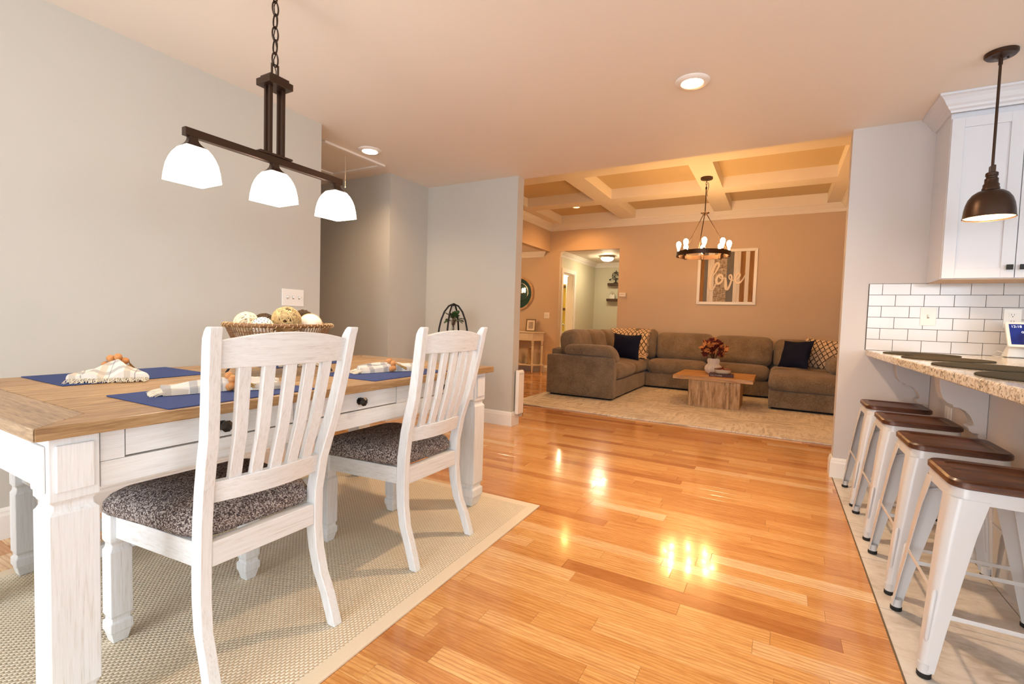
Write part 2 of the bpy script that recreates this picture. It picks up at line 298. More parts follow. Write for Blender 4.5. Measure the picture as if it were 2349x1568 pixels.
# ------------------------------------------------------------------ mesh helpers
ORG = {}
def root(name, label, cat, loc=(0, 0, 0), group=None, local=False, rotz=0.0):
    o = bpy.data.objects.new(name, None); COL.objects.link(o); o.location = loc; o.rotation_euler = (0, 0, rotz)
    o.empty_display_size = 0.05
    o['label'] = label; o['category'] = cat
    if group: o['group'] = group
    ORG[o.name] = Vector((0, 0, 0)) if local else Vector(loc)
    return o
def tag(o, label, cat, group=None):
    o['label'] = label; o['category'] = cat
    if group: o['group'] = group
    return o
def dup(r, loc, label, rotz=None, parent=None):
    c = r.copy(); COL.objects.link(c)
    if parent is None:
        c.location = loc
        if rotz is not None: c.rotation_euler = (0, 0, rotz)
        c['label'] = label
    else: c.parent = parent
    for ch in [x for x in bpy.data.objects if x.parent == r]:
        dup(ch, None, None, None, c)
    return c
class MB:
    def __init__(s): s.v = []; s.f = []
    def add(s, vs, fs):
        k = len(s.v); s.v += [Vector(p) for p in vs]; s.f += [tuple(i+k for i in f) for f in fs]; return s
    def box(s, x0, x1, y0, y1, z0, z1):
        if x0 > x1: x0, x1 = x1, x0
        if y0 > y1: y0, y1 = y1, y0
        if z0 > z1: z0, z1 = z1, z0
        return s.add([(x0, y0, z0), (x1, y0, z0), (x1, y1, z0), (x0, y1, z0), (x0, y0, z1), (x1, y0, z1), (x1, y1, z1), (x0, y1, z1)],
                     [(0, 3, 2, 1), (4, 5, 6, 7), (0, 1, 5, 4), (1, 2, 6, 5), (2, 3, 7, 6), (3, 0, 4, 7)])
    def loft(s, rings, caps=True, closed=False):
        n = len(rings[0]); vs = [p for r in rings for p in r]; fs = []
        m = len(rings)
        for i in range(m if closed else m-1):
            j = (i+1) % m
            for k in range(n):
                l = (k+1) % n
                fs.append((i*n+k, i*n+l, j*n+l, j*n+k))
        if caps and not closed:
            fs.append(tuple(range(n-1, -1, -1))); fs.append(tuple((m-1)*n+k for k in range(n)))
        return s.add(vs, fs)
    def prism(s, poly, axis, a0, a1):
        # poly in the two other axes: 'x': (y,z)  'y': (x,z)  'z': (x,y)
        def pt(p, a):
            return {'x': (a, p[0], p[1]), 'y': (p[0], a, p[1]), 'z': (p[0], p[1], a)}[axis]
        return s.loft([[pt(p, a0) for p in poly], [pt(p, a1) for p in poly]])
    def tube(s, pts, r, n=8, closed=False, caps=True, flat=None):
        pts = [Vector(p) for p in pts]; m = len(pts); rr = r if isinstance(r, (list, tuple)) else [r]*m
        tang = []
        for i in range(m):
            if closed: t = pts[(i+1) % m]-pts[i-1]
            else: t = pts[min(i+1, m-1)]-pts[max(i-1, 0)]
            tang.append(t.normalized() if t.length > 1e-9 else Vector((0, 0, 1)))
        up = Vector((0, 0, 1)) if abs(tang[0].z) < 0.9 else Vector((1, 0, 0))
        nrm = (up-tang[0]*up.dot(tang[0])).normalized(); rings = []
        for i in range(m):
            nrm = (nrm-tang[i]*nrm.dot(tang[i]))
            nrm = nrm.normalized() if nrm.length > 1e-6 else tang[i].orthogonal().normalized()
            b = tang[i].cross(nrm); ring = []
            for k in range(n):
                a = 2*PI*k/n; d = nrm*math.cos(a)+b*math.sin(a)
                if flat: d = Vector((d.x*flat[0], d.y*flat[1], d.z*flat[2]))
                ring.append(pts[i]+d*rr[i])
            rings.append(ring)
        return s.loft(rings, caps and not closed, closed)
    def lathe(s, prof, c=(0, 0, 0), n=24, ribs=0, ribamp=0.0, sx=1.0, sy=1.0, caps=True):
        rings = []
        for r, z in prof:
            ring = []
            for k in range(n):
                a = 2*PI*k/n; q = r*(1+ribamp*math.cos(ribs*a)) if ribs else r
                ring.append((c[0]+q*sx*math.cos(a), c[1]+q*sy*math.sin(a), c[2]+z))
            rings.append(ring)
        return s.loft(rings, caps)
    def sphere(s, c, r, n=12, m=8, sc=(1, 1, 1)):
        prof = []
        rings = []
        for j in range(1, m):
            th = PI*j/m
            rings.append([(c[0]+r*sc[0]*math.sin(th)*math.cos(2*PI*k/n), c[1]+r*sc[1]*math.sin(th)*math.sin(2*PI*k/n), c[2]-r*sc[2]*math.cos(th)) for k in range(n)])
        vs = [p for q in rings for p in q]; fs = []
        for i in range(m-2):
            for k in range(n):
                l = (k+1) % n; fs.append((i*n+k, i*n+l, (i+1)*n+l, (i+1)*n+k))
        a = len(vs); vs.append((c[0], c[1], c[2]-r*sc[2])); vs.append((c[0], c[1], c[2]+r*sc[2]))
        for k in range(n):
            l = (k+1) % n; fs.append((a, l, k)); fs.append((a+1, (m-2)*n+k, (m-2)*n+l))
        return s.add(vs, fs)
    def xf(s, mat):
        s.v = [mat @ p for p in s.v]; return s
    def build(s, name, m, parent=None, smooth=None, bevel=0.0, seg=2, org=None, kind=None):
        o0 = ORG.get(parent.name, Vector((0, 0, 0))) if (parent is not None and org is None) else Vector(org or (0, 0, 0))
        me = bpy.data.meshes.new(name); me.from_pydata([tuple(p-o0) for p in s.v], [], s.f); me.validate()
        bm = bmesh.new(); bm.from_mesh(me); bmesh.ops.recalc_face_normals(bm, faces=bm.faces); bm.to_mesh(me); bm.free()
        if smooth is not None:
            me.shade_smooth(); me.set_sharp_from_angle(angle=math.radians(smooth))
        mm = M[m] if isinstance(m, str) else m
        me.materials.append(mm)
        o = bpy.data.objects.new(name, me); COL.objects.link(o)
        if parent is not None: o.parent = parent; ORG[o.name] = o0
        elif org is not None: o.location = org; ORG[o.name] = o0
        else: ORG[o.name] = Vector((0, 0, 0))
        if bevel:
            b = o.modifiers.new('bevel', 'BEVEL'); b.width = bevel; b.segments = seg; b.limit_method = 'ANGLE'; b.angle_limit = math.radians(40)
            b.harden_normals = False
        if kind: o['kind'] = kind
        return o
def rect(cx, cy, z, hx, hy): return [(cx-hx, cy-hy, z), (cx+hx, cy-hy, z), (cx+hx, cy+hy, z), (cx-hx, cy+hy, z)]
def rrect(cx, cy, z, hx, hy, r, n=5):
    p = []
    for sx, sy, a0 in ((1, 1, 0), (-1, 1, PI/2), (-1, -1, PI), (1, -1, 1.5*PI)):
        for k in range(n+1):
            a = a0+PI/2*k/n; p.append((cx+sx*(hx-r)+r*math.cos(a), cy+sy*(hy-r)+r*math.sin(a), z))
    return p
def cushion(hx, hy, hz, r, bulge=(0, 0, 0), n=14, wr=0.0, seed=0, wsc=4.0):
    """puffy rounded block, half sizes hx hy hz; bulge per axis; wr wrinkles"""
    bm = bmesh.new(); bmesh.ops.create_cube(bm, size=2.0)
    bmesh.ops.subdivide_edges(bm, edges=bm.edges[:], cuts=n, use_grid_fill=True)
    h = Vector((hx, hy, hz)); r = min(r, hx, hy, hz)
    out = MB(); bm.verts.ensure_lookup_table()
    for v in bm.verts:
        u = [math.copysign(abs(c)**0.8 if abs(c) < 1 else 1.0, c) for c in v.co]
        p = Vector((u[0]*hx, u[1]*hy, u[2]*hz)); q = Vector([max(-(h[i]-r), min(h[i]-r, p[i])) for i in range(3)])
        d = p-q
        if d.length > 1e-9: p = q+d.normalized()*r
        a = [1-(p[i]/h[i])**2 for i in range(3)]
        a = [max(0, x) for x in a]
        p.x += (p.x/hx)*bulge[0]*math.sqrt(a[1]*a[2]); p.y += (p.y/hy)*bulge[1]*math.sqrt(a[0]*a[2]); p.z += (p.z/hz)*bulge[2]*math.sqrt(a[0]*a[1])
        if wr:
            nv = Vector(noise.noise_vector(p*wsc+Vector((seed*3.1, seed*1.7, 0)))); p += nv*wr
        out.v.append(p)
    out.f = [tuple(v.index for v in f.verts) for f in bm.faces]; bm.free()
    return out
def pillow(w, h, t, n=14, wr=0.006, seed=0):
    """square scatter cushion lying in xy, thickness z"""
    out = MB(); idx = {}
    for side in (1, -1):
        for i in range(n+1):
            for j in range(n+1):
                u = -1+2*i/n; v = -1+2*j/n
                edge = i in (0, n) or j in (0, n)
                if edge and (i, j) in idx: idx[(side, i, j)] = idx[(i, j)]; continue
                prof = ((1-abs(u)**2.6)*(1-abs(v)**2.6))**0.55
                pin = 1-0.09*(1-min(abs(u), abs(v))**2)*(max(abs(u), abs(v))**3)
                p = Vector((u*w/2*pin, v*h/2*pin, side*t/2*prof))
                p += Vector(noise.noise_vector(Vector((u*2+seed, v*2, side*0.3))))*wr*(0.3+prof)
                out.v.append(p); k = len(out.v)-1; idx[(side, i, j)] = k
                if edge: idx[(i, j)] = k
    for side in (1, -1):
        for i in range(n):
            for j in range(n):
                q = [idx[(side, i, j)], idx[(side, i+1, j)], idx[(side, i+1, j+1)], idx[(side, i, j+1)]]
                out.f.append(tuple(q if side > 0 else q[::-1]))
    return out
def frame_mat(o, x, y):
    x = Vector(x).normalized(); y = Vector(y); y = (y-x*y.dot(x)).normalized(); z = x.cross(y)
    return Matrix(((x.x, y.x, z.x, o[0]), (x.y, y.y, z.y, o[1]), (x.z, y.z, z.z, o[2]), (0, 0, 0, 1)))
def struct(name, mb, m, **kw):
    o = mb.build(name, m, **kw); o['kind'] = 'structure'; return o
def text_obj(name, body, size, m, parent, origin, xdir, ydir, extrude=0.0006, align='LEFT', org=None):
    cu = bpy.data.curves.new(name, 'FONT'); cu.body = body; cu.size = size; cu.extrude = extrude; cu.align_x = align
    tmp = bpy.data.objects.new(name+'_tmp', cu); COL.objects.link(tmp)
    dg = bpy.context.evaluated_depsgraph_get(); me = bpy.data.meshes.new_from_object(tmp.evaluated_get(dg))
    bpy.data.objects.remove(tmp); bpy.data.curves.remove(cu)
    mt = frame_mat(origin, xdir, ydir); o0 = ORG.get(parent.name, Vector((0, 0, 0)))
    for v in me.vertices: v.co = (mt @ v.co)-o0
    me.materials.clear(); me.materials.append(M[m]); me.name = name
    o = bpy.data.objects.new(name, me); COL.objects.link(o); o.parent = parent; ORG[o.name] = o0
    return o

# ------------------------------------------------------------------ the shell
CE = 2.442
XL, YK, YB = -2.993, 4.06, 8.75        # left wall, kitchen/column wall, living back wall
YF = YK+0.12
RX1 = 4.2; YR = -2.4                    # right and rear limits of the kitchen-dining room
struct('wall_left', MB().box(XL-0.12, XL, YR, 2.385, 0, CE), 'wall')
struct('wall_hall_near', MB().box(-5.6, XL-0.12, 2.265, 2.385, 0, CE), 'wall')
struct('wall_hall_end', MB().box(-5.72, -5.6, 2.265, 3.489, 0, CE), 'wall')
struct('wall_hall_far', MB().box(-5.6, -3.37, 3.489, YF, 0, CE), 'wall')
struct('wall_column', MB().box(-3.37, -2.262, YK, YF, 0, CE), 'wall')
struct('wall_kitchen', MB().box(0.385, RX1, YK, YF, 0, CE), 'wall_k')
SW = (-1.3, 1.3, 0.95, 2.12)
struct('wall_right', MB().box(RX1, RX1+0.12, YR, SW[0], 0, CE).box(RX1, RX1+0.12, SW[1], YF, 0, CE).box(RX1, RX1+0.12, SW[0], SW[1], 0, SW[2]).box(RX1, RX1+0.12, SW[0], SW[1], SW[3], CE), 'wall_k')
wd = struct('window_3', MB().box(RX1+0.058, RX1+0.062, SW[0]+0.01, SW[1]-0.01, SW[2]+0.01, SW[3]-0.01), 'pane')  # added window, out of view, for cool daylight on the chair backs
fr = MB(); xm0, xm1 = RX1+0.02, RX1+0.1
fr.box(xm0, xm1, SW[0], SW[0]+0.055, SW[2], SW[3]).box(xm0, xm1, SW[1]-0.055, SW[1], SW[2], SW[3]).box(xm0, xm1, SW[0]+0.055, SW[1]-0.055, SW[2], SW[2]+0.055).box(xm0, xm1, SW[0]+0.055, SW[1]-0.055, SW[3]-0.055, SW[3]).box(xm0, xm1, -0.03, 0.03, SW[2]+0.055, SW[3]-0.055)
fr.build('window_frame', 'trim', wd)
portal('window_portal', (RX1+0.2, 0, (SW[2]+SW[3])/2), (0, PI/2, 0), SW[3]-SW[2], SW[1]-SW[0])
struct('wall_header', MB().box(-7.2, 0.94, YF-0.12, YF, CE+0.02, 3.2), 'ceil_liv')
w = MB()
OPN = [(-2.3, -0.1, 0.12, 2.12), (0.75, 2.75, 0.95, 2.12)]  # invented window openings behind the camera, there to let daylight in
xs = XL-0.12
for x0, x1, z0, z1 in OPN:
    w.box(xs, x0, YR-0.14, YR, 0, CE); w.box(x0, x1, YR-0.14, YR, 0, z0); w.box(x0, x1, YR-0.14, YR, z1, CE); xs = x1
w.box(xs, RX1+0.12, YR-0.14, YR, 0, CE); struct('wall_rear', w, 'wall')
for i, (x0, x1, z0, z1) in enumerate(OPN):
    wd = struct('window_%d' % (i+1), MB().box(x0+0.01, x1-0.01, YR-0.072, YR-0.068, z0+0.01, z1-0.01), 'pane')
    fr = MB(); b = 0.055; ym0, ym1 = YR-0.11, YR-0.03
    fr.box(x0, x0+b, ym0, ym1, z0, z1); fr.box(x1-b, x1, ym0, ym1, z0, z1); fr.box(x0+b, x1-b, ym0, ym1, z0, z0+b); fr.box(x0+b, x1-b, ym0, ym1, z1-b, z1)
    fr.box((x0+x1)/2-0.03, (x0+x1)/2+0.03, ym0, ym1, z0+b, z1-b)
    fr.build('window_frame', 'trim', wd)
    portal('window_portal', ((x0+x1)/2, YR-0.2, (z0+z1)/2), (PI/2, 0, 0), x1-x0, z1-z0)
struct('ceiling', MB().box(-5.72, RX1+0.12, YR-0.14, YF, CE, CE+0.02), 'ceil')
# living room, foyer, hall and bathroom
XR, XLV = 0.82, -4.09
w = MB(); w.box(-7.2, -3.87, YB, YB+0.12, 0, 3.2); w.box(-3.87, -2.66, YB, YB+0.12, 2.442, 3.2); w.box(-2.66, XR+0.12, YB, YB+0.12, 0, 3.2)
struct('wall_living_back', w, 'wall_liv')
struct('wall_living_right', MB().box(XR, XR+0.12, YF, YB, 0, 3.2), 'wall_liv')
struct('wall_living_left', MB().box(XLV-0.12, XLV, YF, YB, CE, 3.2), 'wall_liv')
struct('ceiling_foyer', MB().box(-7.2, XLV-0.12, YF, YB, CE, CE+0.05), 'ceil')
struct('wall_foyer_left', MB().box(-7.32, -7.2, YF-0.12, YB+0.12, 0, 3.2), 'wall_teal')
struct('wall_foyer_front', MB().box(-7.2, -5.6, YF-0.12, YF, 0, CE+0.02), 'wall_teal')
w = MB(); HX = -3.87
w.box(HX-0.12, HX, YB+0.12, 8.93, 0, 2.442); w.box(HX-0.12, HX, 8.93, 9.56, 2.06, 2.442); w.box(HX-0.12, HX, 9.56, 10.96, 0, 2.442)
struct('wall_hallway_left', w, 'wall_hall')
struct('wall_hallway_back', MB().box(HX, -1.3, 10.84, 10.96, 0, 2.442), 'wall_hall')
struct('wall_hallway_right', MB().box(-1.3, -1.18, YB+0.12, 10.96, 0, 2.442), 'wall_hall')
struct('ceiling_hallway', MB().box(-6.4, -1.18, YB+0.12, 10.96, 2.442, 2.5), 'ceil')
struct('wall_bath_back', MB().box(-6.4, HX-0.12, 10.84, 10.96, 0, 2.442), 'wall_bath')
struct('wall_bath_left', MB().box(-6.52, -6.4, YB+0.12, 10.96, 0, 2.442), 'wall_bath')
# coffered living-room ceiling
ZB, ZT = 2.965, 3.115
cl = struct('ceiling_living', MB().box(XLV-0.12, XR+0.12, YF, YB+0.12, ZT, 3.2), 'ceil_liv')
BX = [(XLV, -3.82), (-2.63, -2.36), (-1.04, -0.77), (0.55, XR)]
BY = [(YF, 4.56), (5.74, 6.03), (7.21, 7.5), (8.65, YB)]
for x0, x1 in BX: MB().box(x0, x1, YF, YB, ZB, ZT).build('ceiling_beam', 'beam', cl)
for y0, y1 in BY:
    for k in range(3): MB().box(BX[k][1], BX[k+1][0], y0, y1, ZB, ZT).build('ceiling_beam', 'beam', cl)
# crown mouldings : profile (out from wall, down from top)
CRP = [(0, 0), (0.095, 0), (0.095, -0.014), (0.082, -0.020), (0.070, -0.036), (0.050, -0.060), (0.030, -0.078), (0.022, -0.090), (0.022, -0.100), (0.012, -0.106), (0.012, -0.120), (0, -0.120)]
def crown(name, p0, p1, out, ztop, m='trim', sc=1.0, miter=(0, 0)):
    p0 = Vector(p0); p1 = Vector(p1); out = Vector(out); d = (p1-p0).normalized(); b = MB()
    ra = [(p0+out*(a*sc)-d*(a*sc*miter[0])) for a, z in CRP]; rb = [(p1+out*(a*sc)+d*(a*sc*miter[1])) for a, z in CRP]
    b.loft([[(q.x, q.y, ztop+CRP[i][1]*sc) for i, q in enumerate(ra)], [(q.x, q.y, ztop+CRP[i][1]*sc) for i, q in enumerate(rb)]])
    return struct(name, b, m)
crown('trim_1', (XLV, YB, 0), (XR, YB, 0), (0, -1, 0), ZB, 'trim', 1.0, (-1, -1))
crown('trim_2', (XLV, YF, 0), (XLV, YB, 0), (1, 0, 0), ZB, 'trim', 1.0, (0, -1))
crown('trim_3', (XR, YF, 0), (XR, YB, 0), (-1, 0, 0), ZB, 'trim', 1.0, (0, -1))
crown('trim_4', (-7.2, YB, 0), (XLV-0.14, YB, 0), (0, -1, 0), CE, 'trim', 0.85, (0, 1))
crown('trim_5', (HX, YB+0.02, 0), (HX, 10.84, 0), (1, 0, 0), 2.442, 'trim', 0.85, (0, -1))
crown('trim_6', (HX, 10.84, 0), (-1.3, 10.84, 0), (0, -1, 0), 2.442, 'trim', 0.85, (-1, 0))
# baseboards
BBP = [(0, 0), (0.016, 0), (0.016, 0.105), (0.012, 0.118), (0.012, 0.126), (0.005, 0.140), (0, 0.140)]
def base(name, p0, p1, out, ext=(0, 0)):
    p0 = Vector(p0); p1 = Vector(p1); out = Vector(out); d = (p1-p0).normalized(); b = MB()
    b.loft([[tuple(Vector((0, 0, z))+p0+out*a-d*a*ext[0]) for a, z in BBP], [tuple(Vector((0, 0, z))+p1+out*a+d*a*ext[1]) for a, z in BBP]])
    return struct(name, b, 'trim')
base('baseboard_left', (XL, YR, 0), (XL, 2.385, 0), (1, 0, 0), (0, 1))
base('baseboard_left_end', (XL, 2.385, 0), (-5.6, 2.385, 0), (0, 1, 0), (1, 0))
base('baseboard_hall', (-5.6, 3.489, 0), (-3.37, 3.489, 0), (0, -1, 0), (0, 1))
base('baseboard_hall_side', (-3.37, 3.489, 0), (-3.37, YK, 0), (1, 0, 0), (1, -1))
base('baseboard_column', (-3.37, YK, 0), (-2.262, YK, 0), (0, -1, 0), (-1, 1))
base('baseboard_column_end', (-2.262, YK, 0), (-2.262, YF, 0), (1, 0, 0), (1, 1))
base('baseboard_kitchen', (0.385, YK, 0), (0.87, YK, 0), (0, -1, 0), (1, -1))
base('baseboard_kitchen_end', (0.385, YF, 0), (0.385, YK, 0), (-1, 0, 0), (1, 1))
base('baseboard_living_back', (-2.66, YB, 0), (XR, YB, 0), (0, -1, 0), (0, -1))
base('baseboard_living_right', (XR, YF, 0), (XR, YB, 0), (-1, 0, 0), (0, -1))
base('baseboard_foyer', (-7.2, YB, 0), (-3.87, YB, 0), (0, -1, 0))
base('baseboard_hallway', (HX, 9.66, 0), (HX, 10.84, 0), (1, 0, 0), (0, -1))
# bathroom door
d1 = struct('door_1', MB().box(HX-0.13, HX-0.002, 9.528, 9.56, 0, 2.06).box(HX-0.13, HX-0.002, 8.93, 8.962, 0, 2.06).box(HX-0.13, HX-0.002, 8.962, 9.528, 2.03, 2.06), 'trim')
MB().box(HX, HX+0.018, 8.87, 8.945, 0, 2.13).box(HX, HX+0.018, 9.545, 9.63, 0, 2.13).box(HX, HX+0.018, 8.945, 9.545, 2.045, 2.13).build('casing', 'trim', d1, bevel=0.004)
dm_ = frame_mat((HX-0.135, 9.53, 0), (-0.42, 0.907, 0), (0, 0, 1))
lf = MB().box(0.0, 0.58, 0.012, 2.02, -0.018, 0.018).xf(dm_).build('door_leaf', 'trim', d1, bevel=0.003)
MB().sphere((0.52, 0.97, -0.055), 0.027, 12, 8).tube([(0.52, 0.97, -0.018), (0.52, 0.97, -0.05)], 0.012).sphere((0.52, 0.97, 0.055), 0.027, 12, 8).tube([(0.52, 0.97, 0.018), (0.52, 0.97, 0.05)], 0.012).xf(dm_).build('door_knob', 'chrome', lf, 40)

# ------------------------------------------------------------------ floors
fl = struct('floor', MB().box(-7.2, 0.385, YR, 11.0, -0.1, -0.013).box(0.385, XR+0.12, YF, 11.0, -0.1, -0.013), 'subfloor')
PW = 0.0822; Y0 = 1.441
def strip_mb(planks):
    b = MB(); tone = []; off = []
    for (x0, x1, y0, y1, tn, of, tx, ty) in planks:
        c = 0.0009; g = 0.00025
        def zt(x, y): return 0.0+tx*((x-x0)/(x1-x0)-0.5)+ty*((y-y0)/(y1-y0)-0.5)-0.0002
        B = [(x0+g, y0+g), (x1-g, y0+g), (x1-g, y1-g), (x0+g, y1-g)]; T = [(x0+g+c, y0+g+c), (x1-g-c, y0+g+c), (x1-g-c, y1-g-c), (x0+g+c, y1-g-c)]
        vs = [(x, y, -0.0125) for x, y in B]+[(x, y, zt(x, y)-c*0.8) for x, y in B]+[(x, y, zt(x, y)) for x, y in T]
        fs = [(0, 1, 5, 4), (1, 2, 6, 5), (2, 3, 7, 6), (3, 0, 4, 7), (4, 5, 9, 8), (5, 6, 10, 9), (6, 7, 11, 10), (7, 4, 8, 11), (8, 9, 10, 11)]
        b.add(vs, fs); tone += [tn]*9; off += [of]*9
    return b, tone, off
def strip_obj(name, planks, kind=None):
    b, tone, off = strip_mb(planks)
    me = bpy.data.meshes.new(name); me.from_pydata([tuple(v) for v in b.v], [], b.f); me.materials.append(M['strip'])
    a = me.attributes.new('tone', 'FLOAT', 'FACE'); a.data.foreach_set('value', tone)
    a = me.attributes.new('off', 'FLOAT_VECTOR', 'FACE'); a.data.foreach_set('vector', [c for o in off for c in o])
    o = bpy.data.objects.new(name, me); COL.objects.link(o); o.parent = fl
    if kind: o['kind'] = kind
    return o
allp = []; r = random.Random(11)
k = math.floor((YR-Y0)/PW)
y = Y0+k*PW
while y < 10.84:
    xa = -7.2 if y > YF else (-5.6 if y > 2.3 else XL); xb = 0.385 if y < YF-0.02 else XR
    if y > YB: xa, xb = -6.4, -1.3
    x = xa-r.uniform(0, 0.9)
    while x < xb:
        ln = r.choice((0.3, 0.42, 0.55, 0.7, 0.85, 1.0, 1.2, 1.45)); x1 = x+ln
        a0, a1 = max(x, xa), min(x1, xb)
        if a1-a0 > 0.02:
            allp.append((a0, a1, y, y+PW, min(1, max(0, r.gauss(0.52, 0.27))), (r.uniform(-9, 9), r.uniform(-9, 9), 0), r.gauss(0, 0.0004), r.gauss(0, 0.00042)))
        x = x1
    y += PW
def vis_area(p):
    q = [project((a, b, 0)) for a, b in ((p[0], p[2]), (p[1], p[2]), (p[1], p[3]), (p[0], p[3]))]
    if any(c is None for c in q): return 0
    cx, cy = sum(c[0] for c in q)/4, sum(c[1] for c in q)/4
    xm, ym = (p[0]+p[1])/2, (p[2]+p[3])/2
    if not (-60 < cx < 2420 and 780 < cy < 1640): return 0
    if xm < -1.13 and ym < 2.4 and xm > -2.6: return 0
    if -2.8 < xm and 5.25 < ym: return 0
    if xm < -3.0 and ym < 4.2: return 0
    return 0.5*abs(sum(q[i][0]*q[(i+1) % 4][1]-q[(i+1) % 4][0]*q[i][1] for i in range(4)))
allp.sort(key=vis_area, reverse=True)
NPL = 300
for p in allp[:NPL]: strip_obj('plank', [p])
strip_obj('far_planks', allp[NPL:], 'stuff')
fk = struct('floor_kitchen', MB().box(0.388, RX1, YR, YK, -0.1, -0.004), 'groutf')
TS = 0.4565; j0 = 3.155
tiles = {}
for ix in range(9):
    for iy in range(-13, 3):
        x0, x1 = 0.388+ix*TS, 0.388+(ix+1)*TS; y0, y1 = j0+iy*TS, j0+(iy+1)*TS
        y0, y1, x1 = max(y0, YR), min(y1, YK), min(x1, RX1)
        if y1-y0 < 0.03 or x1-x0 < 0.03: continue
        g = 0.0022; MB().box(x0+g, x1-g, y0+g, y1-g, -0.004, 0.0).build('floor_tile', 'stone', fk)
struct('trim_7', MB().box(0.3845, 0.3895, YR, YK, -0.012, 0.0008), plain('dark_threshold_joint', '#6b5a44', 0.7))
# ------------------------------------------------------------------ dining rug
RT = 0.009
rg = root('dining_rug', 'beige woven sisal rug with cream cloth border under the dining table', 'rug', (-1.127, 2.393, 0), local=True, rotz=math.radians(1.5))
bw = 0.055; L, Wd = 2.44, 1.52
MB().box(-Wd+bw, -bw, -L+bw, -bw, 0.0005, RT-0.001).build('woven_field', 'sisal', rg)
o_ = [(-Wd, -L), (0, -L), (0, 0), (-Wd, 0)]; i_ = [(-Wd+bw, -L+bw), (-bw, -L+bw), (-bw, -bw), (-Wd+bw, -bw)]
for k in range(4):
    l = (k+1) % 4; q = [o_[k], o_[l], i_[l], i_[k]]
    MB().prism(q, 'z', 0.0005, RT).build('border_binding', 'binding', rg, bevel=0.002)

# ------------------------------------------------------------------ turned square leg shared by table, chairs, bench
def sq_leg(cx, cy, w, z0, ztop, zb, foot=0.075):
    """w width, block from zb to ztop, neck below it, collar foot at the floor"""
    h = w/2; b = MB()
    R = lambda z, k: rect(cx, cy, z, h*k, h*k)
    b.loft([R(z0, 0.66), R(z0+foot*0.42, 0.92), R(z0+foot*0.46, 1.03), R(z0+foot*0.80, 1.03), R(z0+foot*0.86, 0.84), R(z0+foot*0.98, 0.84), R(z0+foot*1.1, 1.0),
            R(zb-0.034, 1.0), R(zb-0.024, 0.84), R(zb-0.012, 0.80), R(zb-0.004, 0.93), R(zb, 1.0), R(ztop, 1.0)])
    return b
# ------------------------------------------------------------------ dining table
TZ = 0.785
TX0, TX1, TY0, TY1 = -2.44, -1.395, 0.38, 2.29
tb = root('dining_table', 'long farmhouse dining table with weathered oak top and white drawers', 'table', ((TX0+TX1)/2, (TY0+TY1)/2, RT))
fw, fe = 0.121, 0.13; zt0 = 0.754
def tpl(poly, m): return MB().prism(poly, 'z', zt0, TZ).build('top_plank', m, tb, bevel=0.003)
ix0, ix1, iy0, iy1 = TX0+fw, TX1-fw, TY0+fe, TY1-fe; g = 0.0011
tpl([(TX0, TY0), (TX1, TY0), (ix1, iy0-g), (ix0, iy0-g)], 'oak_x'); tpl([(TX1, TY1), (TX0, TY1), (ix0, iy1+g), (ix1, iy1+g)], 'oak_x')
tpl([(TX1, TY0+g), (TX1, TY1-g), (ix1+g, iy1), (ix1+g, iy0)], 'oak_y'); tpl([(TX0, TY1-g), (TX0, TY0+g), (ix0-g, iy0), (ix0-g, iy1)], 'oak_y')
npk = 6; pw = (ix1-ix0)/npk
for k in range(npk):
    MB().box(ix0+k*pw+g, ix0+(k+1)*pw-g, iy0, iy1, zt0, TZ-0.0004).build('top_plank', 'oak_y', tb, bevel=0.0015)
LW = 0.095
for lx in (-1.42-LW/2, -2.40+LW/2):
    for ly in (0.41+LW/2, 2.145+LW/2):
        lg = sq_leg(lx, ly, LW, RT, zt0, 0.605, 0.12).build('leg', 'white_wood', tb, bevel=0.003)
        sx = 1 if lx > -1.9 else -1; sy = 1 if ly > 1.3 else -1
        MB().box(lx+sx*LW/2, lx+sx*(LW/2+0.007), ly-0.036, ly+0.036, 0.625, 0.735).build('leg_panel', 'white_wood', lg, bevel=0.003)
        MB().box(lx-0.036, lx+0.036, ly+sy*LW/2, ly+sy*(LW/2+0.007), 0.625, 0.735).build('leg_panel', 'white_wood', lg, bevel=0.003)
AX = -1.432; ya, yb_ = 0.51, 2.145
MB().box(AX-0.022, AX, ya, yb_, 0.612, 0.674).build('apron_rail', 'white_wood_y', tb, bevel=0.0015)
drw = [(0.56, 1.045), (1.125, 1.545), (1.625, 2.11)]
ps = [ya]+[v for d in drw for v in d]+[yb_]
for k in range(0, 8, 2):
    MB().box(AX-0.022, AX-0.0005, ps[k], ps[k+1], 0.675, zt0).build('apron_panel', 'white_wood_y', tb, bevel=0.001)
for (d0, d1) in drw:
    dr = MB().box(AX-0.024, AX-0.002, d0+0.0025, d1-0.0025, 0.679, zt0-0.004).build('drawer', 'white_wood_y', tb, bevel=0.0015)
    kc = (d0+d1)/2; kb = MB(); oct_ = lambda x, r: [(x, kc+r*math.cos(PI/8+a*PI/4), 0.713+r*math.sin(PI/8+a*PI/4)) for a in range(8)]
    kb.loft([oct_(AX-0.002, 0.015), oct_(AX+0.003, 0.015), oct_(AX+0.005, 0.008), oct_(AX+0.016, 0.008), oct_(AX+0.02, 0.017), oct_(AX+0.026, 0.018), oct_(AX+0.033, 0.008)])
    kb.build('knob', 'knob', dr)
MB().box(-2.388, -2.366, ya, yb_, 0.612, zt0).build('apron_rail', 'white_wood_y', tb)
MB().box(-2.305, -1.515, 0.428, 0.452, 0.612, zt0).build('apron_rail', 'white_wood_x', tb); MB().box(-2.305, -1.515, 2.20, 2.224, 0.612, zt0).build('apron_rail', 'white_wood_x', tb)

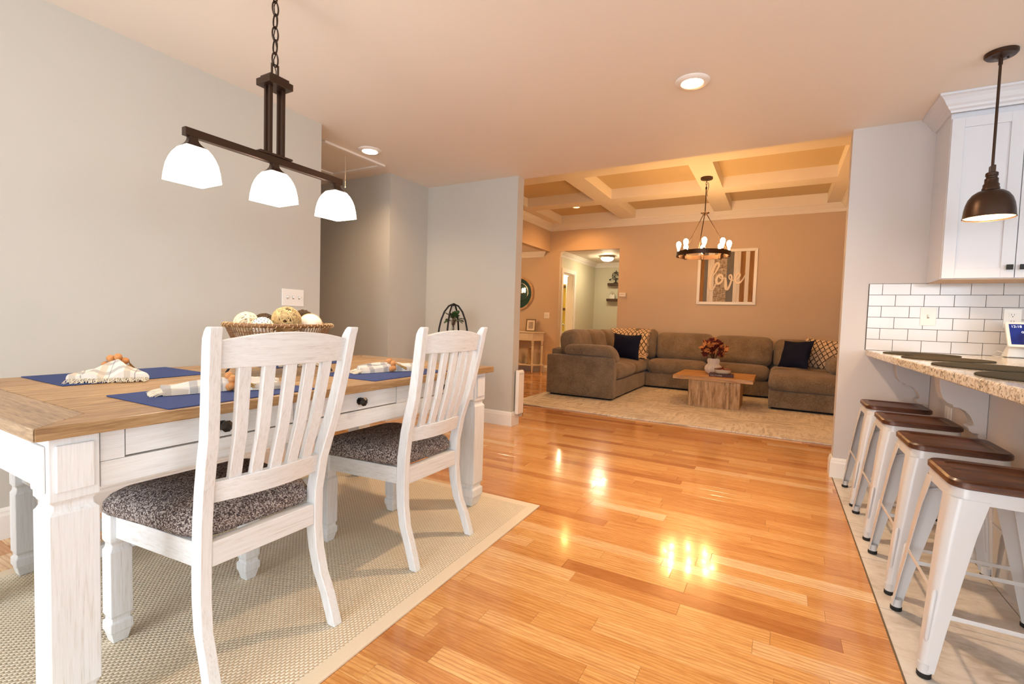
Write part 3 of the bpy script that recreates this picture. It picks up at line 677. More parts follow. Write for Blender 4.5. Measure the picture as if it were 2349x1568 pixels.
# ------------------------------------------------------------------ bench behind the table
bn = root('dining_bench', 'white bench with tweed seat tucked between dining table and wall', 'bench', (-2.387, 1.24, RT))
bw_ = 0.062
for lx in (-2.519, -2.255):
    for ly in (0.657, 1.83):
        sq_leg(lx, ly, bw_, RT, 0.44, 0.365, 0.085).build('leg', 'white_wood', bn, bevel=0.002)
MB().box(-2.488, -2.286, 0.645, 0.67, 0.375, 0.44).build('apron_rail', 'white_wood_x', bn, bevel=0.001); MB().box(-2.488, -2.286, 1.817, 1.842, 0.375, 0.44).build('apron_rail', 'white_wood_x', bn, bevel=0.001)
for lx in (-2.519, -2.255):
    MB().box(lx-0.012, lx+0.012, 0.688, 1.799, 0.375, 0.44).build('apron_rail', 'white_wood_y', bn, bevel=0.001)
    MB().box(lx-0.016, lx+0.016, 0.688, 1.799, 0.086, 0.133).build('stretcher', 'white_wood_y', bn, bevel=0.002)
cushion(0.178, 0.63, 0.028, 0.026, (0, 0, 0.012)).xf(Matrix.Translation((-2.387, 1.243, 0.470))).build('seat', 'tweed', bn, 60)

# ------------------------------------------------------------------ dining chairs (rear = +x)
PRF = [(RT, 0.260, 0.036), (0.06, 0.243, 0.037), (0.11, 0.226, 0.038), (0.179, 0.196, 0.040), (0.26, 0.180, 0.043), (0.337, 0.174, 0.045), (0.461, 0.176, 0.045), (0.573, 0.194, 0.044), (0.65, 0.216, 0.043), (0.719, 0.237, 0.041), (0.80, 0.253, 0.039), (0.871, 0.266, 0.037), (0.96, 0.281, 0.036), (0.985, 0.285, 0.034)]
HWP = [(0, 0.213), (0.11, 0.21), (0.3, 0.199), (0.42, 0.196), (0.55, 0.200), (0.72, 0.213), (0.87, 0.226), (1.02, 0.236)]
def half_w(z):
    for a, b in zip(HWP, HWP[1:]):
        if a[0] <= z <= b[0]: return a[1]+(b[1]-a[1])*(z-a[0])/(b[0]-a[0])
    return HWP[-1][1]
def rear_x(z):
    for a, b in zip(PRF, PRF[1:]):
        if a[0] <= z <= b[0]:
            t = (z-a[0])/(b[0]-a[0]); return a[1]+t*(b[1]-a[1]), a[2]+t*(b[2]-a[2])
    return PRF[-1][1], PRF[-1][2]
def make_chair(label, loc):
    c = root('dining_chair', label, 'chair', loc, 'dining chairs at the table', local=True)
    pw = 0.033
    for s in (-1, 1):
        def sec(xf_, xr_, z):
            h = half_w(z); y0, y1 = s*(h-pw), s*h
            return [(xf_, y0, z), (xr_, y0, z), (xr_, y1, z), (xf_, y1, z)]
        rings = [sec(xr-th, xr, z) for z, xr, th in PRF]+[sec(0.262, 0.290, 1.003), sec(0.273, 0.291, 1.014)]
        MB().loft(rings).build('rear_post', 'white_wood', c, 50, bevel=0.003)
        ly = s*(0.24-0.029); sq_leg(-0.271, ly, 0.058, RT, 0.42, 0.335, 0.082).build('front_leg', 'white_wood', c, bevel=0.002)
        q = [(-0.242, s*0.226), (0.131, s*0.190), (0.131, s*0.168), (-0.242, s*0.204)]
        MB().prism(q, 'z', 0.346, 0.416).build('side_rail', 'white_wood_x', c, bevel=0.002)
    MB().box(-0.292, -0.268, -0.183, 0.183, 0.346, 0.416).build('front_rail', 'white_wood_y', c, bevel=0.002)
    MB().box(0.140, 0.172, -0.1645, 0.1645, 0.346, 0.416).build('rear_rail', 'white_wood_y', c, bevel=0.003)
    def rail(zb, zt, bow, th, name, arch=0.0):
        rings = []
        for k in range(13):
            t = -1+2*k/12; y = t*(half_w((zb+zt)/2)-pw+0.001); zz = zt-arch*t*t
            xb, _ = rear_x(zb); xt, _ = rear_x(min(zz, 0.985)); b = bow*(1-t*t)-0.012
            rings.append([(xb-th+b, y, zb-0.004*(1-t*t)*0), (xb+b, y, zb), (xt+b, y, zz), (xt-th+b, y, zz)])
        return MB().loft(rings).build(name, 'white_wood_y', c, 40, bevel=0.002)
    rail(0.905, 1.0, 0.022, 0.024, 'top_rail', 0.024); rail(0.527, 0.592, 0.026, 0.026, 'lower_rail', 0.004)
    for k in range(5):
        t = (k-2)*0.3367; rings = []
        for j in range(11):
            z = 0.586+(0.91-0.586)*j/10; xr, _ = rear_x(z); b = 0.024*(1-t*t)-0.016; y = t*(half_w(z)-pw)
            rings.append([(xr-0.018+b, y-0.0175, z), (xr+b, y-0.0175, z), (xr+b, y+0.0175, z), (xr-0.018+b, y+0.0175, z)])
        MB().loft(rings).build('slat', 'white_wood', c, 40, bevel=0.002)
    rings = []
    for z, ins in ((0.4165, 0.03), (0.422, 0.008), (0.435, 0.0), (0.455, 0.002), (0.472, 0.014), (0.485, 0.034), (0.495, 0.068), (0.502, 0.115), (0.506, 0.17), (0.5075, 0.215)):
        ring = rrect(0, 0, z, 0.24-ins, 0.25-ins, max(0.012, 0.07-ins*0.25), 7)
        rings.append([(x, y*(1-0.30*max(0, (x+0.05)/0.29)**1.5), zz) for x, y, zz in ring])
    MB().loft(rings).xf(Matrix.Translation((-0.088, 0, 0))).build('seat', 'tweed', c, 70)
    return c
ch = make_chair('white slat-back dining chair nearest the camera, in front of the basket', (-1.5, 0.882, 0))
dup(ch, (-1.5, 1.682, 0), 'white slat-back dining chair farther along the table, beside the bare floor')

# ------------------------------------------------------------------ placemats and napkins
def mat_(x0, x1, y0, y1, rot, label):
    cx, cy = (x0+x1)/2, (y0+y1)/2
    m = MB().prism([(p[0], p[1]) for p in rrect(0, 0, 0, (x1-x0)/2, (y1-y0)/2, 0.004, 2)], 'z', 0, 0.003)
    o = m.build('placemat', 'navy', None, bevel=0.001); o.location = (cx, cy, TZ+0.0002); o.rotation_euler = (0, 0, math.radians(rot))
    return tag(o, label, 'placemat', 'navy placemats on the dining table')
mat_(-1.765, -1.415, 0.645, 1.125, 1.5, 'navy cloth placemat at the camera side, half behind the nearest chair')
mat_(-2.435, -2.075, 0.635, 1.115, 1.0, 'navy cloth placemat on the wall side at the left end of the table')
mat_(-2.43, -2.09, 1.40, 1.87, 0.5, 'navy cloth placemat on the wall side behind the basket stand')
mat_(-1.77, -1.425, 1.40, 1.90, 1.0, 'navy cloth placemat in front of the farther chair')
def napkin(label, rlabel, cx, cy, ang, L1, L2, w1, w2, hgt, seed, tail=True):
    """cloth pulled through a bead ring at the origin; fan with fringe towards -x, tail towards +x"""
    n = root('linen_napkin', label, 'napkin', (cx, cy, TZ+0.0035), 'plaid napkins on the dining table', local=True, rotz=ang)
    r = random.Random(seed); rings = []; ns = 44; tot = L1+L2
    us = [-L1+tot*k/26 for k in range(27)]
    ph = r.uniform(0, 6)
    for u in us:
        t = (-u/L1) if u < 0 else (u/L2)
        w = (0.020+(w1-0.020)*t**0.8) if u < 0 else (0.020+(w2-0.020)*math.sin(min(1, t)*PI*0.62))
        h = (hgt*(1-0.62*t)+0.004) if u < 0 else hgt*(1-0.75*t**1.5)+0.004
        if u > 0 and t > 0.97: w *= 0.6
        ring = []
        for k in range(ns):
            a = 2*PI*k/ns; cs, sn = math.cos(a), math.sin(a)
            y = w*cs; z = 0.0015+(h*(0.5+0.5*sn))*(1.0 if sn > 0 else 1.0)
            env = max(0, sn)**0.5*t**0.5
            f = math.sin(a*7+ph+u*9)*0.5+math.sin(a*3+ph*2+u*17)*0.5
            z += env*f*0.02; y += math.sin(u*30+k*0.3+ph)*0.004*t
            if sn < 0: z = 0.0008
            ring.append((u, y, max(0.0008, z)))
        rings.append(ring)
    cl = MB().loft(rings).build('cloth', 'linen', n, 60)
    fr = MB()
    for k in range(90):
        t = -1+2*(k+0.5)/90; y = t*w1*0.98; z = 0.006+abs(math.sin(k*0.7))*0.008; l = r.uniform(0.5, 1.0)*(0.03+0.12*w1)
        fr.tube([(-L1+0.004, y, z), (-L1-l*0.5, y+r.uniform(-.004, .004), z*0.7), (-L1-l, y+r.uniform(-.012, .012), 0.001)], 0.0011, 4)
    fr.build('fringe', 'fringe', n)
    rg_ = root('napkin_ring', rlabel, 'napkin ring', (cx, cy, TZ+0.0035), 'wooden bead napkin rings', local=True, rotz=ang)
    R1, R2 = 0.034, hgt*0.55+0.012; nb = 9
    for k in range(nb):
        a = 2*PI*k/nb+0.35
        zc = hgt*0.5+R2*math.sin(a)
        if zc < 0.0135: zc = 0.0136
        MB().sphere((0.004*math.sin(a*3), R1*math.cos(a), zc), 0.0135, 12, 8).build('bead', 'bead', rg_, 60)
    ts = MB(); sd = 1 if seed % 2 else -1
    for k in range(26):
        a = r.uniform(-0.55, 0.55); l = r.uniform(0.05, 0.062)
        y0, z0 = sd*(R1+0.004), hgt*0.5+R2*0.5
        ts.tube([(0.01, y0*0.55, z0+0.012), (0.02+0.012*a, y0*0.9+0.006*a, z0+0.004), (0.03+l*0.6, y0+0.02*a*sd+0.005*sd, 0.008+0.012*r.random())], 0.0013, 4)
    ts.tube([(0.0, y0*0.4, z0+0.016), (0.013, y0*0.6, z0+0.012)], [0.006, 0.005], 8)
    ts.build('tassel', 'jute', rg_, 60)
napkin('plaid linen napkin lying lengthwise on the camera-side navy placemat', 'wood bead napkin ring with jute tassel beside the nearest chair post', -1.60, 0.92, math.radians(70), 0.185, 0.16, 0.05, 0.055, 0.036, 4)
napkin('fanned plaid linen napkin with long white fringe on the leftmost placemat', 'wood bead napkin ring on the fanned napkin at the left end', -2.20, 0.835, math.radians(150), 0.14, 0.085, 0.115, 0.05, 0.062, 8)
napkin('crumpled plaid linen napkin behind the basket stand', 'wood bead napkin ring behind the basket stand', -2.21, 1.60, math.radians(160), 0.13, 0.09, 0.11, 0.05, 0.06, 12)
napkin('rolled plaid linen napkin in front of the farther chair', 'wood bead napkin ring with hanging tassel in front of the farther chair', -1.615, 1.69, math.radians(72), 0.16, 0.17, 0.04, 0.052, 0.036, 22)

# ------------------------------------------------------------------ basket of decorative balls on its stand
BC = Vector((-1.925, 1.335, 0))
sd = root('basket_stand', 'low black wire stand holding the basket on the dining table', 'stand', (BC.x, BC.y, TZ), )
SZ = 0.896
def oval(z, a, b, n=48): return [(BC.x+b*math.cos(2*PI*k/n), BC.y+a*math.sin(2*PI*k/n), z) for k in range(n)]
MB().tube(oval(SZ-0.005, 0.18, 0.112), 0.005, 8, closed=True).build('ring', 'black', sd, 60)
for sx in (-1, 1):
    for sy in (-1, 1):
        MB().tube([(BC.x+sx*0.080, BC.y+sy*0.126, SZ-0.008), (BC.x+sx*0.118, BC.y+sy*0.165, TZ+0.02), (BC.x+sx*0.125, BC.y+sy*0.172, TZ+0.0045)], 0.0045, 8).build('leg', 'black', sd, 60)
bk = root('wicker_basket', 'oval brown wicker basket filled with woven balls', 'basket', (BC.x, BC.y, SZ))
RZ = 0.998; A, Bq = 0.235, 0.16; a0, b0 = 0.19, 0.122
MB().loft([oval(SZ+0.0005, a0-0.004, b0-0.004), oval(SZ+0.008, a0-0.004, b0-0.004)]).build('base', 'wicker', bk)
MB().tube(oval(RZ, A, Bq), 0.0085, 8, closed=True).build('rim', 'wicker', bk, 60)
wr = MB(); n = 44
for k in range(n):
    t = 2*PI*k/n; c0 = Vector((BC.x+Bq*math.cos(t), BC.y+A*math.sin(t), RZ)); tg = Vector((-Bq*math.sin(t), A*math.cos(t), 0)).normalized(); nn = Vector((tg.y, -tg.x, 0))
    wr.tube([c0+nn*0.0095*math.cos(q*PI/4)+Vector((0, 0, 0.0095*math.sin(q*PI/4)))+tg*0.0022*(q-4) for q in range(9)], 0.0018, 4)
wr.build('binding', 'wicker_l', bk)
sk = MB(); n = 96
for k in range(n):
    t = 2*PI*k/n
    sk.tube([(BC.x+b0*math.cos(t), BC.y+a0*math.sin(t), SZ+0.004), (BC.x+(Bq-0.003)*math.cos(t), BC.y+(A-0.003)*math.sin(t), RZ-0.004)], 0.0022, 5)
for zz in (0.25, 0.5, 0.75):
    if zz == 0.5: continue
    sk.tube(oval(SZ+0.004+(RZ-SZ-0.008)*zz, a0+(A-a0)*zz, b0+(Bq-b0)*zz), 0.0016, 4, closed=True)
sk.build('stakes', 'wicker', bk)
def twig_ball(label, c, r, m, n=46, tr=0.0016, seed=1, core=None):
    q = random.Random(seed); b = MB()
    for k in range(n):
        ax = Vector((q.gauss(0, 1), q.gauss(0, 1), q.gauss(0, 1))).normalized(); u = ax.orthogonal().normalized(); v = ax.cross(u)
        off = q.uniform(-0.55, 0.55)*r; rr = math.sqrt(r*r-off*off)-tr*q.uniform(1, 3)
        b.tube([ax*off+(u*math.cos(2*PI*j/26)+v*math.sin(2*PI*j/26))*rr for j in range(26)], tr*q.uniform(0.7, 1.4), 4, closed=True)
    o = b.build('decor_ball', m, None, 60); o.location = c
    return tag(o, label, 'decorative ball', 'decorative balls in the wicker basket')
def pin_ball(label, c, r, m, dots):
    o = MB().sphere((0, 0, 0), r, 28, 18).build('decor_ball', m, None, 60); o.location = c
    tag(o, label, 'decorative ball', 'decorative balls in the wicker basket')
    if dots:
        b = MB(); n = 150
        for k in range(n):
            z = 1-2*(k+0.5)/n; a = k*2.39996; s = math.sqrt(1-z*z); b.sphere((r*s*math.cos(a), r*s*math.sin(a), r*z), 0.0022, 5, 4)
        b.build('speckles', 'dark', o)
    else:
        MB().tube([(r*math.cos(2*PI*j/40)*0.55, r*math.cos(2*PI*j/40)*0.835, r*math.sin(2*PI*j/40)) for j in range(40)], 0.003, 5, closed=True).build('twine', 'twig', o)
    return o
by, bx = BC.y, BC.x
twig_ball('cream wood-curl ball at the left end of the basket', (bx-0.035, by-0.138, 1.004), 0.050, 'twig_w', 40, 0.0034, 2)
pin_ball('white speckled ball in the front of the basket', (bx+0.052, by-0.122, 0.990), 0.043, 'sola', True)
twig_ball('large pale rattan twig ball heaped at the basket centre', (bx+0.03, by+0.002, 1.020), 0.062, 'twig', 60, 0.0019, 4)
pin_ball('plain white ball tied with twine at the right of the basket', (bx+0.04, by+0.118, 1.0), 0.051, 'sola', False)
twig_ball('dark vine twig ball at the back right of the basket', (bx-0.055, by+0.15, 1.024), 0.048, 'twig_d', 50, 0.0019, 5)
twig_ball('dark vine twig ball at the back left of the basket', (bx-0.088, by-0.022, 1.0), 0.050, 'twig_d', 40, 0.0019, 6)
twig_ball('small dark twig ball tucked behind the large rattan ball', (bx-0.078, by+0.071, 1.006), 0.037, 'twig_d', 40, 0.0017, 9)
twig_ball('small pale twig ball at the far right end of the basket', (bx+0.005, by+0.186, 0.982), 0.026, 'twig', 36, 0.0016, 10)

# ------------------------------------------------------------------ dining chandelier
CX, CY0, CY1 = -1.92, 0.935, 1.648; CYM = (CY0+CY1)/2
dc = root('linear_chandelier', 'dark bronze three-light chandelier with white glass shades over the dining table', 'chandelier', (CX, CYM, CE))
MB().box(CX-0.013, CX+0.013, CY0, CY1, 1.688, 1.718).build('bar', 'bronze', dc, bevel=0.002)
MB().box(CX-0.02, CX+0.02, CYM-0.075, CYM+0.075, 1.7185, 1.727).build('bar_plate', 'bronze', dc, bevel=0.002)
for sx in (-1, 1):
    for sy in (-1, 1):
        MB().box(CX+sx*0.014-0.006, CX+sx*0.014+0.006, CYM+sy*0.029-0.0075, CYM+sy*0.029+0.0075, 1.727, 2.005).build('stem_rod', 'bronze', dc, bevel=0.0015)
MB().box(CX-0.046, CX+0.046, CYM-0.055, CYM+0.055, 2.005, 2.033).build('stem_cap', 'bronze', dc, bevel=0.002)
MB().box(CX-0.036, CX+0.036, CYM-0.043, CYM+0.043, 2.0335, 2.047).build('stem_cap', 'bronze', dc, bevel=0.002)
MB().tube([(CX, CYM-0.014, 2.045), (CX, CYM-0.014, 2.103), (CX, CYM+0.014, 2.103), (CX, CYM+0.014, 2.045)], 0.0045, 6).build('loop', 'bronze', dc)
def link(c, r, odd, m, parent, name='chain_link', h=0.030, w=0.0135, tr=0.0033):
    p = []
    for k in range(16):
        a = 2*PI*k/16; q = w*math.cos(a); z = h*math.sin(a)
        p.append((c[0]+(q if odd else 0), c[1]+(0 if odd else q), c[2]+z))
    return MB().tube(p, tr, 6, closed=True).build(name, m, parent, 60)
z = 2.124; k = 0
while z < CE-0.035:
    link((CX, CYM, z), 0, k % 2, 'bronze', dc); z += 0.0525; k += 1
MB().tube([(CX+0.006*math.sin(i*1.4), CYM+0.006*math.cos(i*1.4), 2.05+i*0.0245) for i in range(16)], 0.002, 5).build('cord', 'black', dc)
MB().lathe([(0.065, -0.0), (0.065, -0.012), (0.03, -0.026), (0.008, -0.032)], (CX, CYM, CE-0.0002), 28).build('canopy', 'bronze', dc, 40)
M['shade'] = emis('lit_opal_glass', '#fff0de', 7.0*LAMP)
for y in (CY0+0.03, CYM, CY1-0.03):
    hb = MB(); hb.loft([rrect(CX, y, zz, h_, h_, h_*0.2, 3) for zz, h_ in ((1.688, 0.014), (1.68, 0.0145), (1.672, 0.017), (1.664, 0.022), (1.656, 0.029), (1.650, 0.037))])
    hd = hb.build('shade_holder', 'bronze', dc, 40)
    S = lambda z, h: rrect(CX, y, z, h, h, h*0.14, 5)
    MB().loft([S(1.6495, 0.030), S(1.648, 0.037), S(1.632, 0.048), S(1.612, 0.057), S(1.59, 0.0635), S(1.56, 0.0685), S(1.527, 0.0715), S(1.5272, 0.0685), S(1.56, 0.0655), S(1.59, 0.0605), S(1.612, 0.054), S(1.632, 0.045), S(1.643, 0.034)]).build('glass_shade', 'shade', dc, 50)
# ------------------------------------------------------------------ recessed lights (each with its own lamp)
def recessed(x, y, zc, label, power, colr, r=0.073, proud=0.0, name='recessed_light'):
    o = root(name, label, 'ceiling light', (x, y, zc), 'recessed ceiling lights')
    MB().lathe([(r*0.74, -0.001), (r*1.22, -0.001), (r*1.22, -0.004), (r*1.1, -0.012), (r*0.80, -0.014), (r*0.74, -0.010)], (x, y, zc), 36, caps=False).build('trim_ring', 'trim', o, 40)
    MB().lathe([(r*0.76, -0.004), (r*0.76, -0.009-proud), (r*0.55, -0.013-proud), (0.004, -0.014-proud)], (x, y, zc), 36).build('lens', emis('lit_led_lens', colr, 14.0), o, 40)
    l = bpy.data.lights.new(name+'_lamp', 'SPOT'); l.energy = power; l.spot_size = math.radians(150); l.spot_blend = 0.8; l.shadow_soft_size = r*0.7; l.color = lin(colr)[:3]
    q = bpy.data.objects.new('lamp', l); COL.objects.link(q); q.parent = o; q.location = (0, 0, -0.025-proud)
    return o
WARM = '#ffd9ae'
recessed(-0.499, 2.896, CE, 'round recessed ceiling light above the open wood floor', 82*LAMP, WARM, 0.078)
recessed(-3.075, 2.935, CE, 'round recessed ceiling light beside the attic hatch', 30*LAMP, WARM, 0.08, 0.008)
recessed(-3.28, 8.06, ZT, 'small recessed light in the far left coffer of the living room', 42*LAMP, '#ffb566', 0.075)

# ------------------------------------------------------------------ attic hatch
ht = root('attic_hatch', 'white trimmed attic hatch in the hall ceiling with a pull cord', 'attic hatch', (-3.6, 2.95, CE))
hx0, hx1, hy0, hy1 = -3.93, -3.235, 2.613, 3.28; b = 0.045
MB().box(hx0+b, hx1-b, hy0+b, hy1-b, CE-0.008, CE-0.0005).build('panel', 'ceil', ht)
for q in ([(hx0, hy0), (hx1, hy0), (hx1-b, hy0+b), (hx0+b, hy0+b)], [(hx1, hy0), (hx1, hy1), (hx1-b, hy1-b), (hx1-b, hy0+b)], [(hx1, hy1), (hx0, hy1), (hx0+b, hy1-b), (hx1-b, hy1-b)], [(hx0, hy1), (hx0, hy0), (hx0+b, hy0+b), (hx0+b, hy1-b)]):
    MB().prism(q, 'z', CE-0.02, CE-0.0005).build('casing', 'trim', ht, bevel=0.003)
MB().tube([(-3.382, 2.942, CE-0.008), (-3.379, 2.943, CE-0.1), (-3.378, 2.942, CE-0.27)], 0.0022, 6).sphere((-3.378, 2.942, CE-0.275), 0.007, 8, 6).build('pull_cord', 'fringe', ht)

# ------------------------------------------------------------------ wall plates
def plate(label, o, u, v, n, w, h, kind, cnt=1, cat='switch plate', name='switch_plate'):
    """o centre on the wall, u right, v up, n out"""
    o = Vector(o); u = Vector(u); v = Vector(v); n = Vector(n)
    mt = Matrix(((u.x, v.x, n.x, 0), (u.y, v.y, n.y, 0), (u.z, v.z, n.z, 0), (0, 0, 0, 1)))
    rt = root(name, label, cat, o)
    def bb(x0, x1, y0, y1, z0, z1):
        m = MB().box(x0, x1, y0, y1, z0, z1); m.xf(Matrix.Translation(o) @ mt); return m
    bb(-w/2, w/2, -h/2, h/2, 0.0003, 0.005).build('plate', 'plastic', rt, bevel=0.0015)
    for k in range(cnt):
        x = (k-(cnt-1)/2)*0.046
        if kind == 'toggle':
            bb(x-0.0055, x+0.0055, -0.012, 0.012, 0.0052, 0.0062).build('toggle_slot', 'slot_grey', rt)
            bb(x-0.0035, x+0.0035, -0.002, 0.010, 0.0062, 0.017).build('toggle', 'plastic', rt, bevel=0.001)
        elif kind == 'outlet':
            for zz in (-0.02, 0.02):
                bb(x-0.0165, x+0.0165, zz-0.014, zz+0.014, 0.0052, 0.007).build('receptacle', 'plastic', rt, bevel=0.004)
                bb(x-0.0075, x-0.0055, zz+0.000, zz+0.009, 0.0071, 0.0074).build('slot', 'dark', rt); bb(x+0.0055, x+0.0075, zz+0.000, zz+0.008, 0.0071, 0.0074).build('slot', 'dark', rt)
                bb(x-0.0025, x+0.0025, zz-0.010, zz-0.005, 0.0071, 0.0074).build('slot', 'dark', rt)
        elif kind == 'rocker':
            bb(x-0.016, x+0.016, -0.033, 0.033, 0.0052, 0.008).build('rocker', 'plastic', rt, bevel=0.001)
    return rt
plate('white triple toggle switch plate on the dining wall behind the basket', (XL, 2.16, 1.16), (0, 1, 0), (0, 0, 1), (1, 0, 0), 0.17, 0.118, 'toggle', 3)
plate('white single toggle switch plate set in the kitchen subway tile', (0.851, YK-0.008, 1.158), (1, 0, 0), (0, 0, 1), (0, -1, 0), 0.08, 0.118, 'toggle', 1)
plate('white outlet plate in the subway tile behind the display', (1.25, YK-0.008, 1.155), (1, 0, 0), (0, 0, 1), (0, -1, 0), 0.08, 0.118, 'outlet', 1, 'outlet', 'outlet_plate')
plate('white outlet plate low on the peninsula panel between the corbels', (0.87, 3.56, 0.60), (0, -1, 0), (0, 0, 1), (-1, 0, 0), 0.118, 0.075, 'rocker', 1, 'outlet', 'outlet_plate')
plate('small double toggle switch plate beside the hallway opening', (-4.115, YB, 1.16), (1, 0, 0), (0, 0, 1), (0, -1, 0), 0.115, 0.118, 'toggle', 2)

# ------------------------------------------------------------------ plant stand in the corner
PC = at_y(1041, 693, 3.66); px, py = PC.x, 3.66
ps_ = root('plant_stand', 'tall black arched metal stand in the corner behind the table', 'plant stand', (px, py, 0))
for a in (PI*0.23, PI*0.575):
    u = Vector((math.cos(a), math.sin(a), 0)); 
    prof = [(0.20, 0.008), (0.185, 0.3), (0.165, 0.6), (0.148, 0.8), (0.132, 0.95), (0.115, 1.03), (0.085, 1.11), (0.045, 1.165), (0.0, 1.185)]
    pts = [Vector((px, py, z))+u*w for w, z in prof]+[Vector((px, py, z))-u*w for w, z in prof[-2::-1]]
    MB().tube(pts, 0.0085, 8).build('arch', 'black', ps_, 60)
MB().tube([(px, py, 1.186), (px, py, 1.165)], 0.013, 8).build('top_collar', 'black', ps_, 60)
hv = root('hanging_vase', 'small clear glass vase hanging inside the black stand', 'vase', (px, py, 0.86))
MB().lathe([(0.004, 0.80), (0.035, 0.805), (0.052, 0.83), (0.055, 0.86), (0.04, 0.905), (0.018, 0.94), (0.016, 0.975), (0.022, 0.985), (0.019, 0.985), (0.013, 0.972), (0.015, 0.94), (0.037, 0.903), (0.051, 0.86), (0.048, 0.832), (0.033, 0.809), (0.004, 0.804)], (px, py, 0), 20).build('glass', 'glass', hv, 60)
MB().tube([(px, py, 1.17), (px+0.02, py, 1.1), (px+0.021, py, 0.985)], 0.0015, 5).tube([(px, py, 1.17), (px-0.02, py, 1.1), (px-0.021, py, 0.985)], 0.0015, 5).build('hanger_wire', 'black', hv)
gp = root('greenery_sprig', 'bunch of dark green leaves in the hanging glass vase', 'plant', (px, py, 0.85))
q = random.Random(5)
def leaf_mesh(l, w):
    b = MB(); n = 6; top = []
    vs = []; fs = []
    for k in range(n+1):
        t = k/n; ww = w*math.sin(PI*min(1, t*0.93+0.04))**0.8; z = -l*0.35*t*t
        vs += [(-ww/2, l*t, z+0.008*(ww/w)), (0, l*t, z), (ww/2, l*t, z+0.008*(ww/w))]
    for k in range(n):
        for j in range(2): fs.append((k*3+j, k*3+j+1, k*3+4+j, k*3+3+j))
    b.add(vs, fs); return b
stm = MB()
lm = leaf_mesh(0.062, 0.05); lbase = None
for k in range(26):
    a = q.uniform(0, 2*PI); e = q.uniform(-0.25, 1.2); d = Vector((math.cos(a)*math.cos(e), math.sin(a)*math.cos(e), math.sin(e)))
    c0 = Vector((px, py, 1.03))+Vector((d.x*0.055, d.y*0.055, d.z*0.05))*q.uniform(0.5, 1.1)
    if lbase is None: o = lm.build('leaf', 'leaf', gp, 60, org=(0, 0, 0)); lbase = o
    else: o = lbase.copy(); COL.objects.link(o); o.parent = gp
    o.parent = gp; mm = frame_mat(c0-Vector((px, py, 0.85)), d.cross(Vector((0.2, 0.1, 1))), d); o.matrix_local = mm @ Matrix.Scale(q.uniform(0.75, 1.15), 4)
    stm.tube([(px+0.004*math.cos(a), py+0.004*math.sin(a), 0.84), (px+0.006*math.cos(a), py+0.006*math.sin(a), 0.98), tuple(c0)], 0.0016, 4)
stm.build('stems', 'stem', gp)

# ------------------------------------------------------------------ white gate housing on the column end
gt = root('gate_housing', 'white upright gate panel fixed to the end of the column wall', 'gate', (-2.24, 4.2, 0))
MB().prism([(p[0], p[2]) for p in [(x, 0, zz) for x, zz in ((-2.246, 0.115), (-2.208, 0.115), (-2.208, 0.53), (-2.213, 0.545), (-2.225, 0.552), (-2.246, 0.552))]], 'y', 4.10, 4.215).build('panel', 'plastic', gt, bevel=0.006, seg=3)
MB().box(-2.246, -2.2065, 4.115, 4.20, 0.515, 0.5165).build('groove', 'dark', gt)
MB().box(-2.246, -2.2, 4.17, 4.205, 0.085, 0.115).build('bracket', 'chrome', gt, bevel=0.002)

# ------------------------------------------------------------------ kitchen: tile, peninsula, cabinet
wk = bpy.data.objects['wall_kitchen']
tx0 = 0.531
MB().box(tx0-0.003, 2.6, YK-0.004, YK, 0.921, 1.376).build('grout_bed', 'grout', wk)
RH = 0.07555; TWd = 0.1497
for rr in range(6):
    z0 = 0.9215+rr*RH
    x = tx0 + (0.0 if rr % 2 == 0 else 0.0); first = 0.146 if rr % 2 == 0 else 0.073
    xa = tx0
    while xa < 2.58:
        xb = min(xa+(first if xa == tx0 else TWd), 2.6); gq = 0.0013
        MB().box(xa+gq, xb-gq, YK-0.008, YK-0.003, z0+gq, z0+RH-gq).build('tile', 'subway', wk, bevel=0.0008)
        xa = xb
struct('wall_peninsula', MB().box(0.87, 0.99, 0.9, YK, 0, 0.88), 'wall_k')
ct = MB().prism([(0.54, 0.86), (1.66, 0.86), (1.66, YK-0.0005), (0.535, YK-0.0005)], 'z', 0.8805, 0.921).build('countertop', 'granite', None, bevel=0.008, seg=3)
tag(ct, 'speckled cream granite countertop of the breakfast peninsula', 'countertop')
pc_ = root('peninsula_cabinet', 'white base cabinets on the kitchen side of the peninsula', 'cabinet', (1.3, 2.4, 0))
MB().box(0.9905, 1.56, 0.9, 3.45, 0.1, 0.88).build('carcass', 'cab', pc_); MB().box(0.9905, 1.50, 0.9, 3.45, 0.0, 0.1).build('toe_kick', 'cab', pc_)
for k in range(5): 
    dd_ = MB().box(1.56, 1.58, 0.905+k*0.509, 1.405+k*0.509, 0.11, 0.87).build('door', 'cab', pc_, bevel=0.002)
    MB().sphere((1.595, 1.36+k*0.509, 0.75), 0.014, 10, 6).build('knob', 'black', dd_, 60)
def corbel(y0, label):
    c = root('corbel', label, 'corbel', (0.72, y0+0.045, 0.88), 'corbels under the counter')
    XW = 0.869
    P = [(XW, 0.88), (0.700, 0.88), (0.692, 0.865), (0.689, 0.84), (0.690, 0.805), (0.697, 0.767), (0.707, 0.738), (0.722, 0.722), (0.738, 0.716), (0.744, 0.713), (0.744, 0.703), (0.766, 0.701), (0.788, 0.690), (0.806, 0.671), (0.818, 0.645), (0.823, 0.625), (0.811, 0.624), (0.804, 0.613), (0.808, 0.597), (0.820, 0.588), (0.840, 0.587), (0.842, 0.564), (XW, 0.564)]
    MB().prism(P, 'y', y0, y0+0.085).build('bracket_body', 'wall_k', c, bevel=0.003)
    MB().box(0.838, 0.8695, y0-0.004, y0+0.089, 0.574, 0.584).build('foot_moulding', 'wall_k', c, bevel=0.002)
    return c
